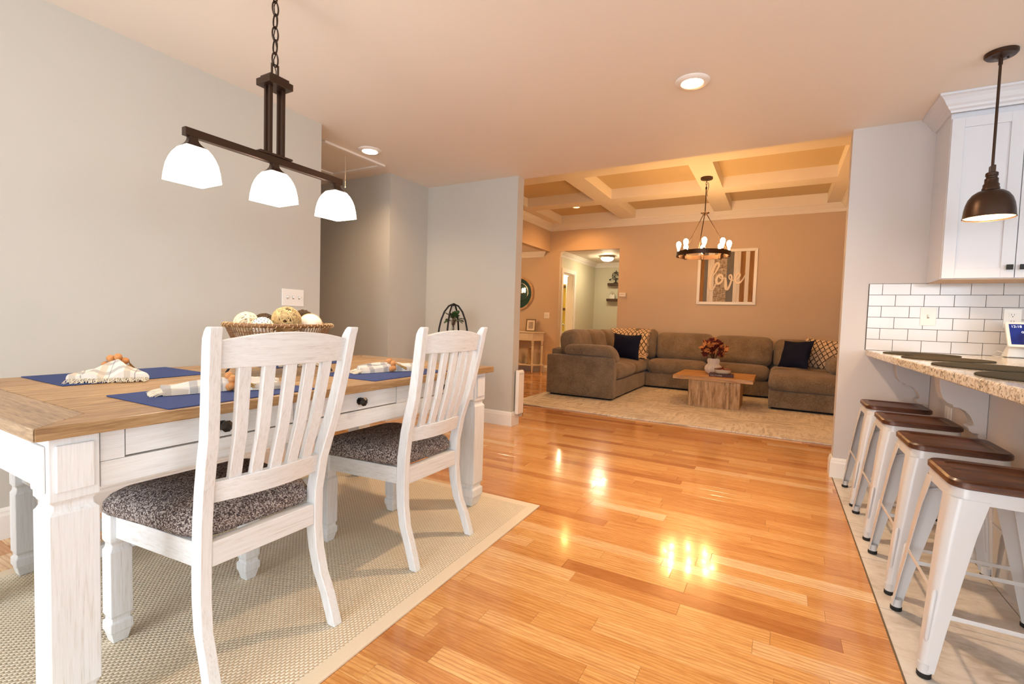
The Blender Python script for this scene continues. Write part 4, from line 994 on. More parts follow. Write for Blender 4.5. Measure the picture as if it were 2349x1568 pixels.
corbel(3.968, 'scrolled white corbel under the counter against the kitchen wall'); corbel(2.99, 'scrolled white corbel under the counter behind the middle stools')
# upper cabinet
CBX, CBF = 0.829, 3.73
uc = root('wall_cabinet', 'white shaker wall cabinet with crown moulding above the tiled backsplash', 'cabinet', (1.5, 3.9, 1.376))
MB().box(CBX, 2.25, CBF+0.021, YK-0.0005, 1.376, 2.35).build('carcass', 'cab', uc, bevel=0.001)
MB().box(CBX+0.012, 2.24, CBF+0.03, YK-0.012, 1.3725, 1.3758).build('underside', wood('maple_cabinet_bottom', [(0.2, '#c9a67e'), (0.8, '#dcbd98')], 'x'), uc)
dx = CBX+0.002; n = 0
while dx < 2.2:
    x1 = dx+0.3125; z0, z1 = 1.379, 2.312; s = 0.0575
    dd = root if False else None
    dr = MB().box(dx, dx+s, CBF, CBF+0.02, z0, z1).box(x1-s, x1, CBF, CBF+0.02, z0, z1).box(dx+s, x1-s, CBF, CBF+0.02, z0, z0+s).box(dx+s, x1-s, CBF, CBF+0.02, z1-s, z1).build('door', 'cab', uc, bevel=0.0012)
    MB().box(dx+s-0.004, x1-s+0.004, CBF+0.009, CBF+0.018, z0+s-0.004, z1-s+0.004).build('door_panel', 'cab', dr)
    kx = x1-0.026 if n % 2 == 0 else dx+0.026
    MB().loft([[(kx+a*0.4, CBF, 1.437+b_*0.4) for a, b_ in ((-0.013, -0.013), (0.013, -0.013), (0.013, 0.013), (-0.013, 0.013))], [(kx+a*0.4, CBF-0.014, 1.437+b_*0.4) for a, b_ in ((-0.013, -0.013), (0.013, -0.013), (0.013, 0.013), (-0.013, 0.013))], [(kx+a, CBF-0.017, 1.437+b_) for a, b_ in ((-0.0145, -0.0145), (0.0145, -0.0145), (0.0145, 0.0145), (-0.0145, 0.0145))], [(kx+a, CBF-0.024, 1.437+b_) for a, b_ in ((-0.0145, -0.0145), (0.0145, -0.0145), (0.0145, 0.0145), (-0.0145, 0.0145))]]).build('knob', 'black', dr, bevel=0.002)
    dx = x1+0.0035; n += 1
cp = [(0, 0), (0.077, 0), (0.077, -0.012), (0.066, -0.018), (0.052, -0.034), (0.040, -0.056), (0.030, -0.066), (0.026, -0.078), (0.014, -0.086), (0.010, -0.098), (0, -0.098)]
cr = MB(); rings = []
for base_pt, dv in (((CBX, YK-0.001), (-1, 0)), ((CBX, CBF), (-1, -1)), ((2.25, CBF), (0, -1))):
    rings.append([(base_pt[0]+dv[0]*a, base_pt[1]+dv[1]*a, 2.441+zz) for a, zz in cp])
cr.loft(rings); cr.build('crown', 'cab', uc)
MB().box(CBX+0.001, 2.249, CBF+0.0015, YK-0.002, 2.351, 2.44).build('crown_backing', 'cab', uc)

# ------------------------------------------------------------------ pendant over the peninsula
PX, PY = 0.888, 3.25
pd = root('dome_pendant', 'dark bronze dome pendant lamp hanging over the counter', 'pendant lamp', (PX, PY, CE))
MB().lathe([(0.063, -0.0003), (0.063, -0.012), (0.056, -0.02), (0.02, -0.024), (0.012, -0.03)], (PX, PY, CE), 32).build('canopy', 'bronze', pd, 40)
for s in (-1, 1): MB().sphere((PX+s*0.03, PY+s*0.012, CE-0.024), 0.005, 8, 6).build('screw', 'bronze', pd, 60)
MB().tube([(PX, PY, CE-0.025), (PX, PY, CE-0.06)], 0.0085, 10).tube([(PX, PY, CE-0.05), (PX, PY, 1.885)], 0.006, 10).build('rod', 'bronze', pd, 60)
MB().box(PX-0.009, PX+0.009, PY-0.02, PY+0.02, 1.835, 1.893).build('swivel', 'bronze', pd, bevel=0.003)
MB().lathe([(0.02, 1.86), (0.024, 1.856), (0.024, 1.842), (0.021, 1.84), (0.021, 1.832), (0.026, 1.828), (0.026, 1.806), (0.031, 1.800), (0.031, 1.786), (0.034, 1.782), (0.034, 1.772)], (PX, PY, 0), 28).build('socket_cap', 'bronze', pd, 40)
dome = [(0.030, 1.772), (0.05, 1.766), (0.068, 1.752), (0.082, 1.730), (0.091, 1.702), (0.096, 1.672), (0.0985, 1.640)]
rim = [(r-0.0015, z) for r, z in dome[::-1]]
MB().lathe(dome+[(0.1005, 1.638), (0.1005, 1.634), (0.0985, 1.634)], (PX, PY, 0), 40, caps=False).build('dome', 'bronze', pd, 40)
MB().lathe([(r-0.003, z) for r, z in dome], (PX, PY, 0), 40, caps=False).build('dome_lining', plain('pale_dome_lining', '#d8c2a0', 0.4), pd, 40)
MB().sphere((PX, PY, 1.70), 0.03, 16, 10).lathe([(0.016, 1.725), (0.014, 1.765)], (PX, PY, 0), 12).build('bulb', emis('lit_pendant_bulb', '#ffd49a', 170.0*LAMP), pd, 60)

# ------------------------------------------------------------------ stools
SH = 0.61
def make_stool(label, loc):
    s = root('bar_stool', label, 'stool', loc, 'metal bar stools at the counter', local=True)
    MB().loft([rrect(0, 0, SH-0.026, 0.151, 0.151, 0.045), rrect(0, 0, SH-0.022, 0.156, 0.156, 0.048), rrect(0, 0, SH-0.006, 0.156, 0.156, 0.048), rrect(0, 0, SH, 0.150, 0.150, 0.044), rrect(0, 0, SH, 0.118, 0.118, 0.035), rrect(0, 0, SH-0.004, 0.113, 0.113, 0.032)]).build('seat', 'seatwood', s, 35)
    ap = MB(); zt = SH-0.0265
    ap.loft([rrect(0, 0, zt, 0.147, 0.147, 0.042), rrect(0, 0, zt-0.04, 0.152, 0.152, 0.042), rrect(0, 0, zt-0.04, 0.150, 0.150, 0.040), rrect(0, 0, zt-0.001, 0.145, 0.145, 0.040)], caps=False)
    ap.loft([rrect(0, 0, zt-0.001, 0.145, 0.145, 0.040), rrect(0, 0, zt-0.002, 0.145, 0.145, 0.040)])
    ap.build('apron', 'steel_white', s, 40)
    zl = [(zt-0.03, 0.1525, 0.088, 0.030), (0.45, 0.168, 0.075, 0.028), (0.3, 0.184, 0.060, 0.024), (0.15, 0.200, 0.046, 0.019), (0.06, 0.2095, 0.039, 0.017), (0.022, 0.2135, 0.036, 0.016)]
    for sx in (-1, 1):
        for sy in (-1, 1):
            rings = []
            for z, c, w, r in zl:
                t = 0.0022; out = []; inn = []
                # outer corner at (c,c); flanges run inwards along x and y
                out.append((c-w, c))
                for k in range(6):
                    a = PI/2-PI/2*k/5; out.append((c-r+r*math.cos(a), c-r+r*math.sin(a)))
                out.append((c, c-w))
                inn.append((c-t, c-w))
                for k in range(6):
                    a = PI/2*k/5; inn.append((c-r+(r-t)*math.cos(a), c-r+(r-t)*math.sin(a)))
                inn.append((c-w, c-t))
                rings.append([(sx*x, sy*y, z) for x, y in out+inn])
            lg = MB().loft(rings).build('leg', 'steel_white', s, 35)
            # pressed rib on the rounded corner
            rb = []
            for z, c in ((0.27, 0.1862), (0.262, 0.1885), (0.12, 0.2038), (0.11, 0.2030)):
                k = c-0.0062; rb.append((sx*k, sy*k, z))
            MB().tube(rb, [0.003, 0.0075, 0.0065, 0.003], 8).build('pressed_rib', 'steel_white', lg, 60)
            c = 0.2145-0.017
            MB().lathe([(0.0165, 0.0005), (0.0185, 0.003), (0.0185, 0.014), (0.0165, 0.016)], (sx*c, sy*c, 0), 16).build('rubber_foot', 'rubber', lg, 40)
            MB().lathe([(0.0165, 0.016), (0.0165, 0.045)], (sx*c, sy*c, 0), 16).build('foot_tube', 'steel_white', lg, 40)
    zb = 0.2; c = 0.192
    for ax in (0, 1):
        for sg in (-1, 1):
            b = MB()
            sec = [(-0.147, 0.008), (-0.12, 0.0065), (0.12, 0.0065), (0.147, 0.008)]
            zz = zb if ax else zb+0.06; cc = 0.1915 if ax else 0.1855
            rings = [[((u if ax else sg*cc+w_), (sg*cc+w_ if ax else u), zz+h_) for w_, h_ in ((-0.002, -r), (0.002, -r), (0.002, r), (-0.002, r))] for u, r in sec]
            b.loft(rings).build('footrest_bar', 'steel_white', s, bevel=0.001)
    for sx in (-1, 1):
        MB().tube([(-0.150, sx*-0.150, 0.49), (-0.07, sx*-0.07, 0.53), (0, 0, 0.538+0.006*sx), (0.07, sx*0.07, 0.53), (0.150, sx*0.150, 0.49)], 0.005, 8).build('cross_brace', 'steel_white', s, 60)
    return s
st = make_stool('white metal stool with dark wood seat, nearest the camera', (0.64, 2.06, 0.0))
dup(st, (0.64, 2.577, 0.0), 'white metal stool with dark wood seat, second from the camera')
dup(st, (0.64, 3.133, 0.0), 'white metal stool with dark wood seat, third from the camera')
dup(st, (0.64, 3.652, 0.0), 'white metal stool with dark wood seat, farthest, beside the kitchen wall')

# ------------------------------------------------------------------ things on the counter
def cmat(y, label, x=0.765, a=0.21, b=0.175):
    o = MB().loft([[(b*k*math.cos(2*PI*j/56), a*k*math.sin(2*PI*j/56), z) for j in range(56)] for k, z in ((0.985, 0), (1.0, 0.0025), (0.985, 0.006))]).build('counter_placemat', 'mat_dark', None, 40)
    o.location = (x, y, 0.9212); return tag(o, label, 'placemat', 'dark oval placemats on the counter')
cmat(3.60, 'dark oval woven placemat nearest the tiled wall', 0.735)
cmat(3.13, 'dark oval woven placemat second from the tiled wall', 0.74)
cmat(2.57, 'dark oval woven placemat third from the tiled wall', 0.74)
cmat(2.06, 'dark oval woven placemat at the front of the counter by the frame edge', 0.74)
sdv = root('smart_display', 'white smart display with dark blue screen on the kitchen counter', 'display', (1.29, 3.9, 0.921))
n_ = Vector((0.0, -0.88, 0.47)).normalized(); u_ = Vector((1, 0, 0)); v_ = Vector((0, 0.47, 0.88)).normalized(); o_c = Vector((1.29, 3.86, 1.060))
mt = frame_mat(o_c, u_, v_)
MB().loft([[(p[0], p[1], zz) for p in rrect(0, 0, 0, 0.118*k, 0.082*k, 0.012)] for k, zz in ((0.99, 0.0), (1.0, -0.003), (1.0, -0.014), (0.94, -0.02))]).xf(mt).build('bezel', 'plastic', sdv, 50)
t = NT('lit_blue_screen'); t.col('#0c1240'); v = t.coord(); t.l(t.ramp(t.noise(v, 9, 2), [(0.35, '#101a5a'), (0.6, '#2440a0')]), t.b.inputs['Emission Color']); t.b.inputs['Emission Strength'].default_value = 0.55; t.set(Roughness=0.1); M['screen'] = t.m
M['screentext'] = emis('lit_screen_text', '#e8e4f0', 0.9)
MB().box(-0.103, 0.103, -0.067, 0.067, 0.0, 0.0008).xf(mt).build('screen', 'screen', sdv)
MB().loft([[(1.19, 3.885, 0.922), (1.39, 3.885, 0.922), (1.39, 3.99, 0.922), (1.19, 3.99, 0.922)], [(1.2, 3.90, 1.0), (1.38, 3.90, 1.0), (1.37, 3.96, 1.0), (1.21, 3.96, 1.0)], [(1.215, 3.9, 1.1), (1.365, 3.9, 1.1), (1.36, 3.93, 1.1), (1.22, 3.93, 1.1)]]).build('housing', 'plastic', sdv, bevel=0.006)
MB().box(1.188, 1.392, 3.883, 3.992, 0.9212, 0.924).build('foot', 'dark', sdv)
tp = lambda a, b_: mt @ Vector((a, b_, 0.0012))
text_obj('clock_text', '12:18', 0.021, 'screentext', sdv, tp(-0.095, 0.044), u_, v_, 0.0001)
text_obj('screen_text', 'Get f', 0.018, 'screentext', sdv, tp(-0.055, 0.008), u_, v_, 0.0001)
text_obj('screen_text', 'fo', 0.018, 'screentext', sdv, tp(-0.03, -0.012), u_, v_, 0.0001)
MB().tube([(1.2, 3.95, 0.945), (1.175, 3.99, 0.955), (1.155, 4.02, 0.925), (1.165, 3.95, 0.9235), (1.2, 3.93, 0.9245)], 0.0018, 6).build('power_cord', 'plastic', sdv, 60)
# ------------------------------------------------------------------ living-room rug
LRT = 0.012
lr = MB().prism([(-2.93, 5.185), (0.80, 5.140), (0.80, 8.35), (-2.93, 8.35)], 'z', 0.0005, LRT).build('living_rug', 'rug2', None, bevel=0.004)
tag(lr, 'large distressed cream and grey rug under the sectional sofa', 'rug')

# ------------------------------------------------------------------ sectional sofa
sf = root('sectional_sofa', 'large U-shaped taupe chenille sectional sofa with loose cushions', 'sofa', (-1.0, 7.6, LRT))
def T(x, y, z, rx=0, ry=0, rz=0): return Matrix.Translation((x, y, z)) @ Matrix.Rotation(rz, 4, 'Z') @ Matrix.Rotation(ry, 4, 'Y') @ Matrix.Rotation(rx, 4, 'X')
def blk(name, x0, x1, y0, y1, z0, z1, r=0.02, bulge=(0, 0, 0), n=10, wr=0.004, seed=0, m='sofa', mat=None, wsc=4.0):
    c = cushion((x1-x0)/2, (y1-y0)/2, (z1-z0)/2, r, bulge, n, wr, seed, wsc)
    mt = Matrix.Translation(((x0+x1)/2, (y0+y1)/2, (z0+z1)/2))
    if mat is not None: mt = mt @ mat
    return c.xf(mt).build(name, m, sf, 60)
z0 = 0.035
# plinths (recessed dark feet strips)
for (a, b_, c, d) in ((-2.80, -1.92, 6.16, 8.55), (-1.92, -0.06, 7.92, 8.55), (-0.03, 0.73, 6.93, 8.55)):
    MB().box(a, b_, c, d, LRT+0.0005, z0+0.01).build('plinth', 'sofadark', sf)
blk('base', -2.84, -1.88, 6.25, 8.62, z0, 0.27, 0.018)
blk('base', -1.875, -0.075, 7.87, 8.62, z0, 0.265, 0.018)
blk('base', -0.07, 0.78, 6.87, 8.62, z0, 0.255, 0.018)
blk('arm', -2.845, -1.868, 6.10, 6.255, z0, 0.585, 0.022, (0, 0.004, 0))
blk('back_frame', -2.85, -2.70, 6.26, 8.5, 0.24, 0.665, 0.03)
blk('back_frame', -2.85, 0.78, 8.50, 8.65, 0.24, 0.70, 0.03)
# arm cushion draped over the left arm
ac = cushion(0.36, 0.13, 0.075, 0.07, (0.01, 0.015, 0.012), 14, 0.006, 3)
for p in ac.v:
    if p.x > 0.24:
        k = min(1, (p.x-0.24)/0.13); p.z -= 0.10*k**1.6; p.x += 0.01*k
ac.xf(T(-2.235, 6.245, 0.655)).build('arm_cushion', 'sofa', sf, 60)
# seat cushions
blk('seat_cushion', -2.70, -1.862, 6.265, 7.25, 0.272, 0.455, 0.08, (0.02, 0, 0.03), 14, 0.010, 1)
blk('seat_cushion', -2.70, -1.875, 7.255, 8.42, 0.272, 0.455, 0.08, (0.02, 0, 0.03), 14, 0.010, 2)
blk('seat_cushion', -1.868, -0.955, 7.835, 8.42, 0.268, 0.46, 0.085, (0, 0.02, 0.03), 14, 0.008, 4)
blk('seat_cushion', -0.95, -0.085, 7.835, 8.42, 0.268, 0.46, 0.085, (0, 0.02, 0.03), 14, 0.008, 5)
blk('seat_cushion', -0.08, 0.785, 6.845, 7.75, 0.258, 0.455, 0.085, (0, 0.02, 0.03), 14, 0.006, 6)
blk('seat_cushion', -0.08, 0.785, 7.755, 8.45, 0.258, 0.465, 0.08, (0, 0.01, 0.03), 14, 0.006, 7)
# back cushions
tl = math.radians(12)
blk('back_cushion', -1.79, -0.905, 8.18, 8.42, 0.46, 0.90, 0.09, (0, 0.035, 0.02), 14, 0.008, 8, mat=Matrix.Rotation(-tl, 4, 'X'))
blk('back_cushion', -0.895, -0.055, 8.18, 8.42, 0.455, 0.885, 0.09, (0, 0.035, 0.02), 14, 0.008, 9, mat=Matrix.Rotation(-tl, 4, 'X'))
blk('back_cushion', -2.36, -1.80, 8.20, 8.44, 0.46, 0.95, 0.09, (0, 0.035, 0.02), 14, 0.008, 10, mat=Matrix.Rotation(-tl, 4, 'X'))
blk('back_cushion', -0.045, 0.72, 8.20, 8.44, 0.46, 0.865, 0.09, (0, 0.035, 0.02), 14, 0.008, 11, mat=Matrix.Rotation(-tl, 4, 'X'))
for k, (a, b_) in enumerate(((6.29, 6.98), (6.99, 7.66), (7.67, 8.19))):
    blk('back_cushion', -2.73, -2.48, a, b_, 0.45, 0.915, 0.10, (0.04, 0.0, 0.02), 14, 0.012, 12+k, mat=Matrix.Rotation(-math.radians(10), 4, 'Y'))
blk('arm_cushion', 0.60, 0.775, 7.2, 7.95, 0.47, 0.66, 0.085, (0.02, 0.02, 0.02), 12, 0.006, 16)
# scatter cushions and throw
def scatter(name, label, cat, o, xd, yd, w, h, t_, m, seed, fringe=False):
    r = root(name, label, cat, o, 'scatter cushions on the sofa')
    p = pillow(w, h, t_, 16, 0.008, seed).xf(frame_mat(o, xd, yd))
    # keep lattice in cushion coordinates
    ob = pillow(w, h, t_, 16, 0.008, seed).build('cover', m, r, 60, org=(0, 0, 0)); ob.matrix_local = frame_mat((0, 0, 0), xd, yd)
    if fringe:
        q = random.Random(seed); b = MB()
        for e in range(4):
            for k in range(26):
                tt = -1+2*(k+0.5)/26
                x, y = {0: (tt*w/2, h/2*0.93), 1: (tt*w/2, -h/2*0.93), 2: (w/2*0.93, tt*h/2), 3: (-w/2*0.93, tt*h/2)}[e]
                dx, dy = {0: (0, 1), 1: (0, -1), 2: (1, 0), 3: (-1, 0)}[e]; l = q.uniform(0.02, 0.035)
                b.tube([(x, y, 0), (x+dx*l+q.uniform(-.006, .006), y+dy*l+q.uniform(-.006, .006), q.uniform(-.008, .008))], 0.003, 4)
        fo = b.build('fringe', plain('cream_cushion_fringe', '#d9c0a0', 0.9), r, org=(0, 0, 0)); fo.matrix_local = frame_mat((0, 0, 0), xd, yd)
    return r
scatter('throw_pillow', 'navy velvet pillow in the left corner of the sofa', 'pillow', (-2.13, 7.58, 0.675), (0.96, -0.22, -0.02), (-0.27, 0.22, 0.90), 0.50, 0.41, 0.13, 'navyp', 1)
scatter('throw_pillow', 'navy velvet pillow leaning at the right end of the sofa', 'pillow', (0.235, 7.95, 0.678), (0.78, -0.55, 0.05), (0.27, 0.26, 0.90), 0.45, 0.43, 0.13, 'navyp', 2)
scatter('throw_pillow', 'cream and black lattice pillow with fringe at the right end of the sofa', 'pillow', (0.54, 8.08, 0.695), (0.90, -0.40, -0.08), (0.05, 0.36, 0.92), 0.48, 0.46, 0.12, 'lattice', 3, True)
# lattice throw draped over the corner back cushions
tw = root('throw_blanket', 'cream and black lattice throw draped over the left corner of the sofa', 'throw blanket', (-2.15, 8.1, 0.9))
q = random.Random(3); nu, nv = 22, 26; G = []
for i in range(nu+1):
    row = []
    s = i/nu
    for j in range(nv+1):
        v_ = j/nv
        x = -2.60+0.66*s+0.045*v_*v_
        path = [(8.44, 0.70), (8.40, 0.93), (8.33, 0.972), (8.22, 0.90), (8.12, 0.73), (8.03, 0.54), (7.96, 0.500), (7.86, 0.497)]
        f_ = v_*(len(path)-1); k = min(int(f_), len(path)-2); tt = f_-k
        y = path[k][0]*(1-tt)+path[k+1][0]*tt; z = path[k][1]*(1-tt)+path[k+1][1]*tt
        z += -0.035*max(0, 0.5-s)*(1 if v_ < 0.45 else 0)
        y -= 0.035+0.014*math.sin(s*17)+0.006*math.sin(s*31+v_*4)
        row.append((x+0.006*math.sin(v_*15+s*4), y-max(0, 0.35-s)*0.12, z+0.006*math.sin(s*13)))
    G.append(row)
b = MB(); b.add([p for r_ in G for p in r_], [(i*(nv+1)+j, (i+1)*(nv+1)+j, (i+1)*(nv+1)+j+1, i*(nv+1)+j+1) for i in range(nu) for j in range(nv)])
# store cloth coordinates so that the lattice follows the cloth
M['lattice_t'] = M['lattice'].copy(); M['lattice_t'].name = 'cream_lattice_throw'
for nd in M['lattice_t'].node_tree.nodes:
    if nd.type == 'TEX_COORD': pass
tc = [nd for nd in M['lattice_t'].node_tree.nodes if nd.type == 'MAPPING'][0]
at = M['lattice_t'].node_tree.nodes.new('ShaderNodeAttribute'); at.attribute_name = 'cloth'
M['lattice_t'].node_tree.links.new(at.outputs['Vector'], tc.inputs[0])
to = b.build('cloth', 'lattice_t', tw, 60)
a = to.data.attributes.new('cloth', 'FLOAT_VECTOR', 'POINT'); a.data.foreach_set('vector', [c for i in range(nu+1) for j in range(nv+1) for c in (0.66*i/nu, 1.05*j/nv, 0)])
sm = to.modifiers.new('thick', 'SOLIDIFY'); sm.thickness = 0.008; sm.offset = 1
fr = MB()
for j in range(0, 90):
    v_ = j/89*nv; k = min(int(v_), nv-1); tt = v_-k; p0 = Vector(G[nu][k])*(1-tt)+Vector(G[nu][k+1])*tt
    fr.tube([p0, p0+Vector((q.uniform(0.015, 0.045), -0.012+q.uniform(-.01, .01), -0.012+q.uniform(-0.02, .01)))], 0.0035, 4)
fr.build('fringe', plain('cream_throw_fringe', '#d9c0a0', 0.9), tw)

# ------------------------------------------------------------------ coffee table and what stands on it
cf = root('coffee_table', 'rustic wood coffee table with pedestal base on the living room rug', 'coffee table', (-0.68, 6.9, LRT))
MB().box(-1.178, -0.235, 6.455, 7.33, 0.352, 0.40).build('tabletop', 'coftop', cf, bevel=0.003)
bx0, bx1, by0, by1 = -0.985, -0.375, 6.49, 7.10
for k in range(5):
    w_ = (bx1-bx0)/5; MB().box(bx0+k*w_+0.0005, bx0+(k+1)*w_-0.0005, by0, by0+0.03, LRT, 0.352).build('pedestal_board', 'cofwood', cf, bevel=0.0015)
for k in range(4):
    w_ = (by1-by0-0.03)/4
    for xx in (bx0, bx1-0.03): MB().box(xx, xx+0.03, by0+0.03+k*w_+0.0005, by0+0.03+(k+1)*w_-0.0005, LRT, 0.352).build('pedestal_board', 'cofwood', cf, bevel=0.0015)
MB().box(bx0+0.03, bx1-0.03, by1-0.03, by1, LRT, 0.352).build('pedestal_board', 'cofwood', cf)
vx, vy = -0.745, 6.93
vs_ = root('ribbed_vase', 'ribbed cream ceramic vase on the coffee table', 'vase', (vx, vy, 0.40))
MB().lathe([(0.05, 0.4005), (0.066, 0.404), (0.094, 0.43), (0.107, 0.468), (0.100, 0.505), (0.076, 0.533), (0.068, 0.548), (0.078, 0.572), (0.078, 0.592), (0.066, 0.612), (0.058, 0.612), (0.062, 0.575), (0.05, 0.545)], (vx, vy, 0), 96, 28, 0.04).build('body', 'ceramic', vs_, 60)
bq = root('autumn_bouquet', 'bouquet of peach and burgundy maple leaves in the ribbed vase', 'bouquet', (vx, vy, 0.56))
def maple():
    out = []; tips = [(0, 1.0), (0.55, 0.78), (0.95, 0.35), (0.62, -0.05)]
    pts = [(0.0, 1.0), (0.14, 0.72), (0.38, 0.86), (0.34, 0.55), (0.92, 0.52), (0.62, 0.24), (0.74, -0.02), (0.2, 0.02), (0.03, -0.3), (-0.03, -0.3), (-0.2, 0.02), (-0.74, -0.02), (-0.62, 0.24), (-0.92, 0.52), (-0.34, 0.55), (-0.38, 0.86), (-0.14, 0.72)]
    b = MB(); vs = [(x*0.042, y*0.042, 0.006*math.sin(x*3)) for x, y in pts]+[(0, 0.3*0.042, -0.004)]
    b.add(vs, [(i, (i+1) % 17, 17) for i in range(17)]); return b
protos = {}
q = random.Random(17); st_ = MB()
for k in range(120):
    a = q.uniform(0, 2*PI); e = math.asin(q.uniform(-0.25, 1)); d = Vector((math.cos(a)*math.cos(e), math.sin(a)*math.cos(e), math.sin(e)))
    rr = q.uniform(0.4, 1.0); c = Vector((vx, vy, 0.70))+Vector((d.x*0.165, d.y*0.15, d.z*0.17))*rr
    m = 'mapleA' if q.random() < 0.52 else 'mapleB'
    if m not in protos: o = maple().build('leaf', m, bq, org=(0, 0, 0)); protos[m] = o
    else: o = protos[m].copy(); COL.objects.link(o); o.parent = bq
    up = (d+Vector((q.gauss(0, .5), q.gauss(0, .5), q.gauss(0, .5)))).normalized()
    o.matrix_local = frame_mat(c-Vector((vx, vy, 0.56)), up.cross(Vector((q.gauss(0, 1), -1, q.gauss(0, 1)))), up) @ Matrix.Scale(q.uniform(1.0, 1.5), 4)
    if k % 3 == 0: st_.tube([(vx, vy, 0.57), (vx+d.x*0.04, vy+d.y*0.04, 0.65), tuple(c)], 0.002, 4)
st_.build('stems', 'stem', bq)
bo = root('coffee_table_book', 'dark hardcover book lying on the coffee table under the bowl', 'book', (-0.62, 6.70, 0.40))
th = math.radians(4); bm_ = Matrix.Translation((-0.615, 6.695, 0)) @ Matrix.Rotation(th, 4, 'Z')
M['bookcover'] = plain('dark_plum_bookcloth', '#4a2a2c', 0.6); M['pages'] = plain('book_pages', '#d8c8b0', 0.8)
hw, hd = 0.145, 0.11
MB().box(-hw, hw, -hd, hd, 0.4005, 0.404).xf(bm_).build('cover', 'bookcover', bo); MB().box(-hw, hw, -hd, hd, 0.432, 0.4355).xf(bm_).build('cover', 'bookcover', bo)
MB().box(-hw, hw-0.0, -hd, -hd+0.004, 0.404, 0.432).xf(bm_).build('spine', 'bookcover', bo); MB().box(-hw+0.004, hw-0.004, -hd+0.004, hd-0.005, 0.404, 0.432).xf(bm_).build('page_block', 'pages', bo)
M['booktext'] = plain('silver_book_lettering', '#cfc4b4', 0.5)
text_obj('title', 'CALL IT HOME', 0.021, 'booktext', bo, bm_ @ Vector((-hw+0.015, -hd-0.0004, 0.4105)), (math.cos(th), math.sin(th), 0), (0, 0, 1), 0.0003)
bwl = root('candle_bowl', 'low glass candle bowl with copper lid on the book', 'candle', (-0.61, 6.72, 0.436))
bz = 0.436
MB().lathe([(0.03, bz+0.0005), (0.088, bz+0.002), (0.099, bz+0.012), (0.10, bz+0.052), (0.095, bz+0.054), (0.005, bz+0.052)], (-0.605, 6.72, 0), 36).build('wax_bowl', plain('cream_candle_wax', '#d9cbb0', 0.25, 0, 0.5, 0.5), bwl, 50)
MB().lathe([(0.095, bz+0.0545), (0.108, bz+0.058), (0.108, bz+0.062), (0.07, bz+0.072), (0.012, bz+0.078)], (-0.605, 6.72, 0), 36).sphere((-0.605, 6.72, bz+0.085), 0.009, 10, 8).build('lid', plain('polished_copper', '#b06a48', 0.2, 1.0), bwl, 50)

# ------------------------------------------------------------------ ring chandelier of the living room
LX, LY = -0.905, 6.633
lc = root('ring_chandelier', 'dark ring chandelier with eight glowing bulbs in the living room', 'chandelier', (LX, LY, ZB))
MB().lathe([(0.075, -0.0003), (0.075, -0.022), (0.068, -0.028), (0.012, -0.03)], (LX, LY, ZB), 32).build('canopy', 'bronze', lc, 40)
for k in range(5): link((LX, LY, ZB-0.045-k*0.03), 0, k % 2, 'bronze', lc, h=0.019, w=0.009, tr=0.0028)
zr = at_y(1615, 583, LY).z; zh = at_y(1618, 489, LY).z
MB().tube([(LX, LY, ZB-0.12), (LX, LY, zh)], 0.006, 8).build('stem', 'bronze', lc, 60)
MB().tube([(LX+0.018+0.008*math.sin(k), LY+0.012, ZB-0.06-0.03*k) for k in range(7)], 0.003, 6).build('spare_chain', 'bronze', lc, 60)
MB().lathe([(0.01, zh+0.012), (0.055, zh+0.006), (0.05, zh-0.002), (0.02, zh-0.012), (0.008, zh-0.03)], (LX, LY, 0), 28).build('hub', 'bronze', lc, 40)
RR = 0.333; rh = 0.028
ring = lambda r_, z_: [(LX+r_*math.cos(2*PI*k/64), LY+r_*math.sin(2*PI*k/64), z_) for k in range(64)]
MB().loft([ring(RR, zr-rh), ring(RR, zr+rh), ring(RR-0.008, zr+rh), ring(RR-0.008, zr-rh)], closed=True).build('ring', 'bronze', lc, 40)
M['bulb'] = emis('lit_amber_bulb', '#ffc37c', 80.0*LAMP)
for k in range(3):
    a = 2*PI*k/3+0.5; MB().tube([(LX+0.02*math.cos(a), LY+0.02*math.sin(a), zh-0.008), (LX+(RR-0.004)*math.cos(a), LY+(RR-0.004)*math.sin(a), zr+rh)], 0.0055, 8).build('arm', 'bronze', lc, 60)
for k in range(8):
    a = 2*PI*k/8+0.16; x, y = LX+(RR-0.028)*math.cos(a), LY+(RR-0.028)*math.sin(a)
    sk_ = MB().lathe([(0.006, zr-rh-0.012), (0.019, zr-rh-0.004), (0.019, zr+rh+0.012), (0.012, zr+rh+0.018)], (x, y, 0), 16).build('socket', 'bronze', lc, 40)
    MB().lathe([(0.010, zr+rh+0.0185), (0.013, zr+rh+0.04), (0.026, zr+rh+0.08), (0.0305, zr+rh+0.105), (0.026, zr+rh+0.128), (0.012, zr+rh+0.142), (0.002, zr+rh+0.145)], (x, y, 0), 18).build('bulb', 'bulb', sk_, 60)

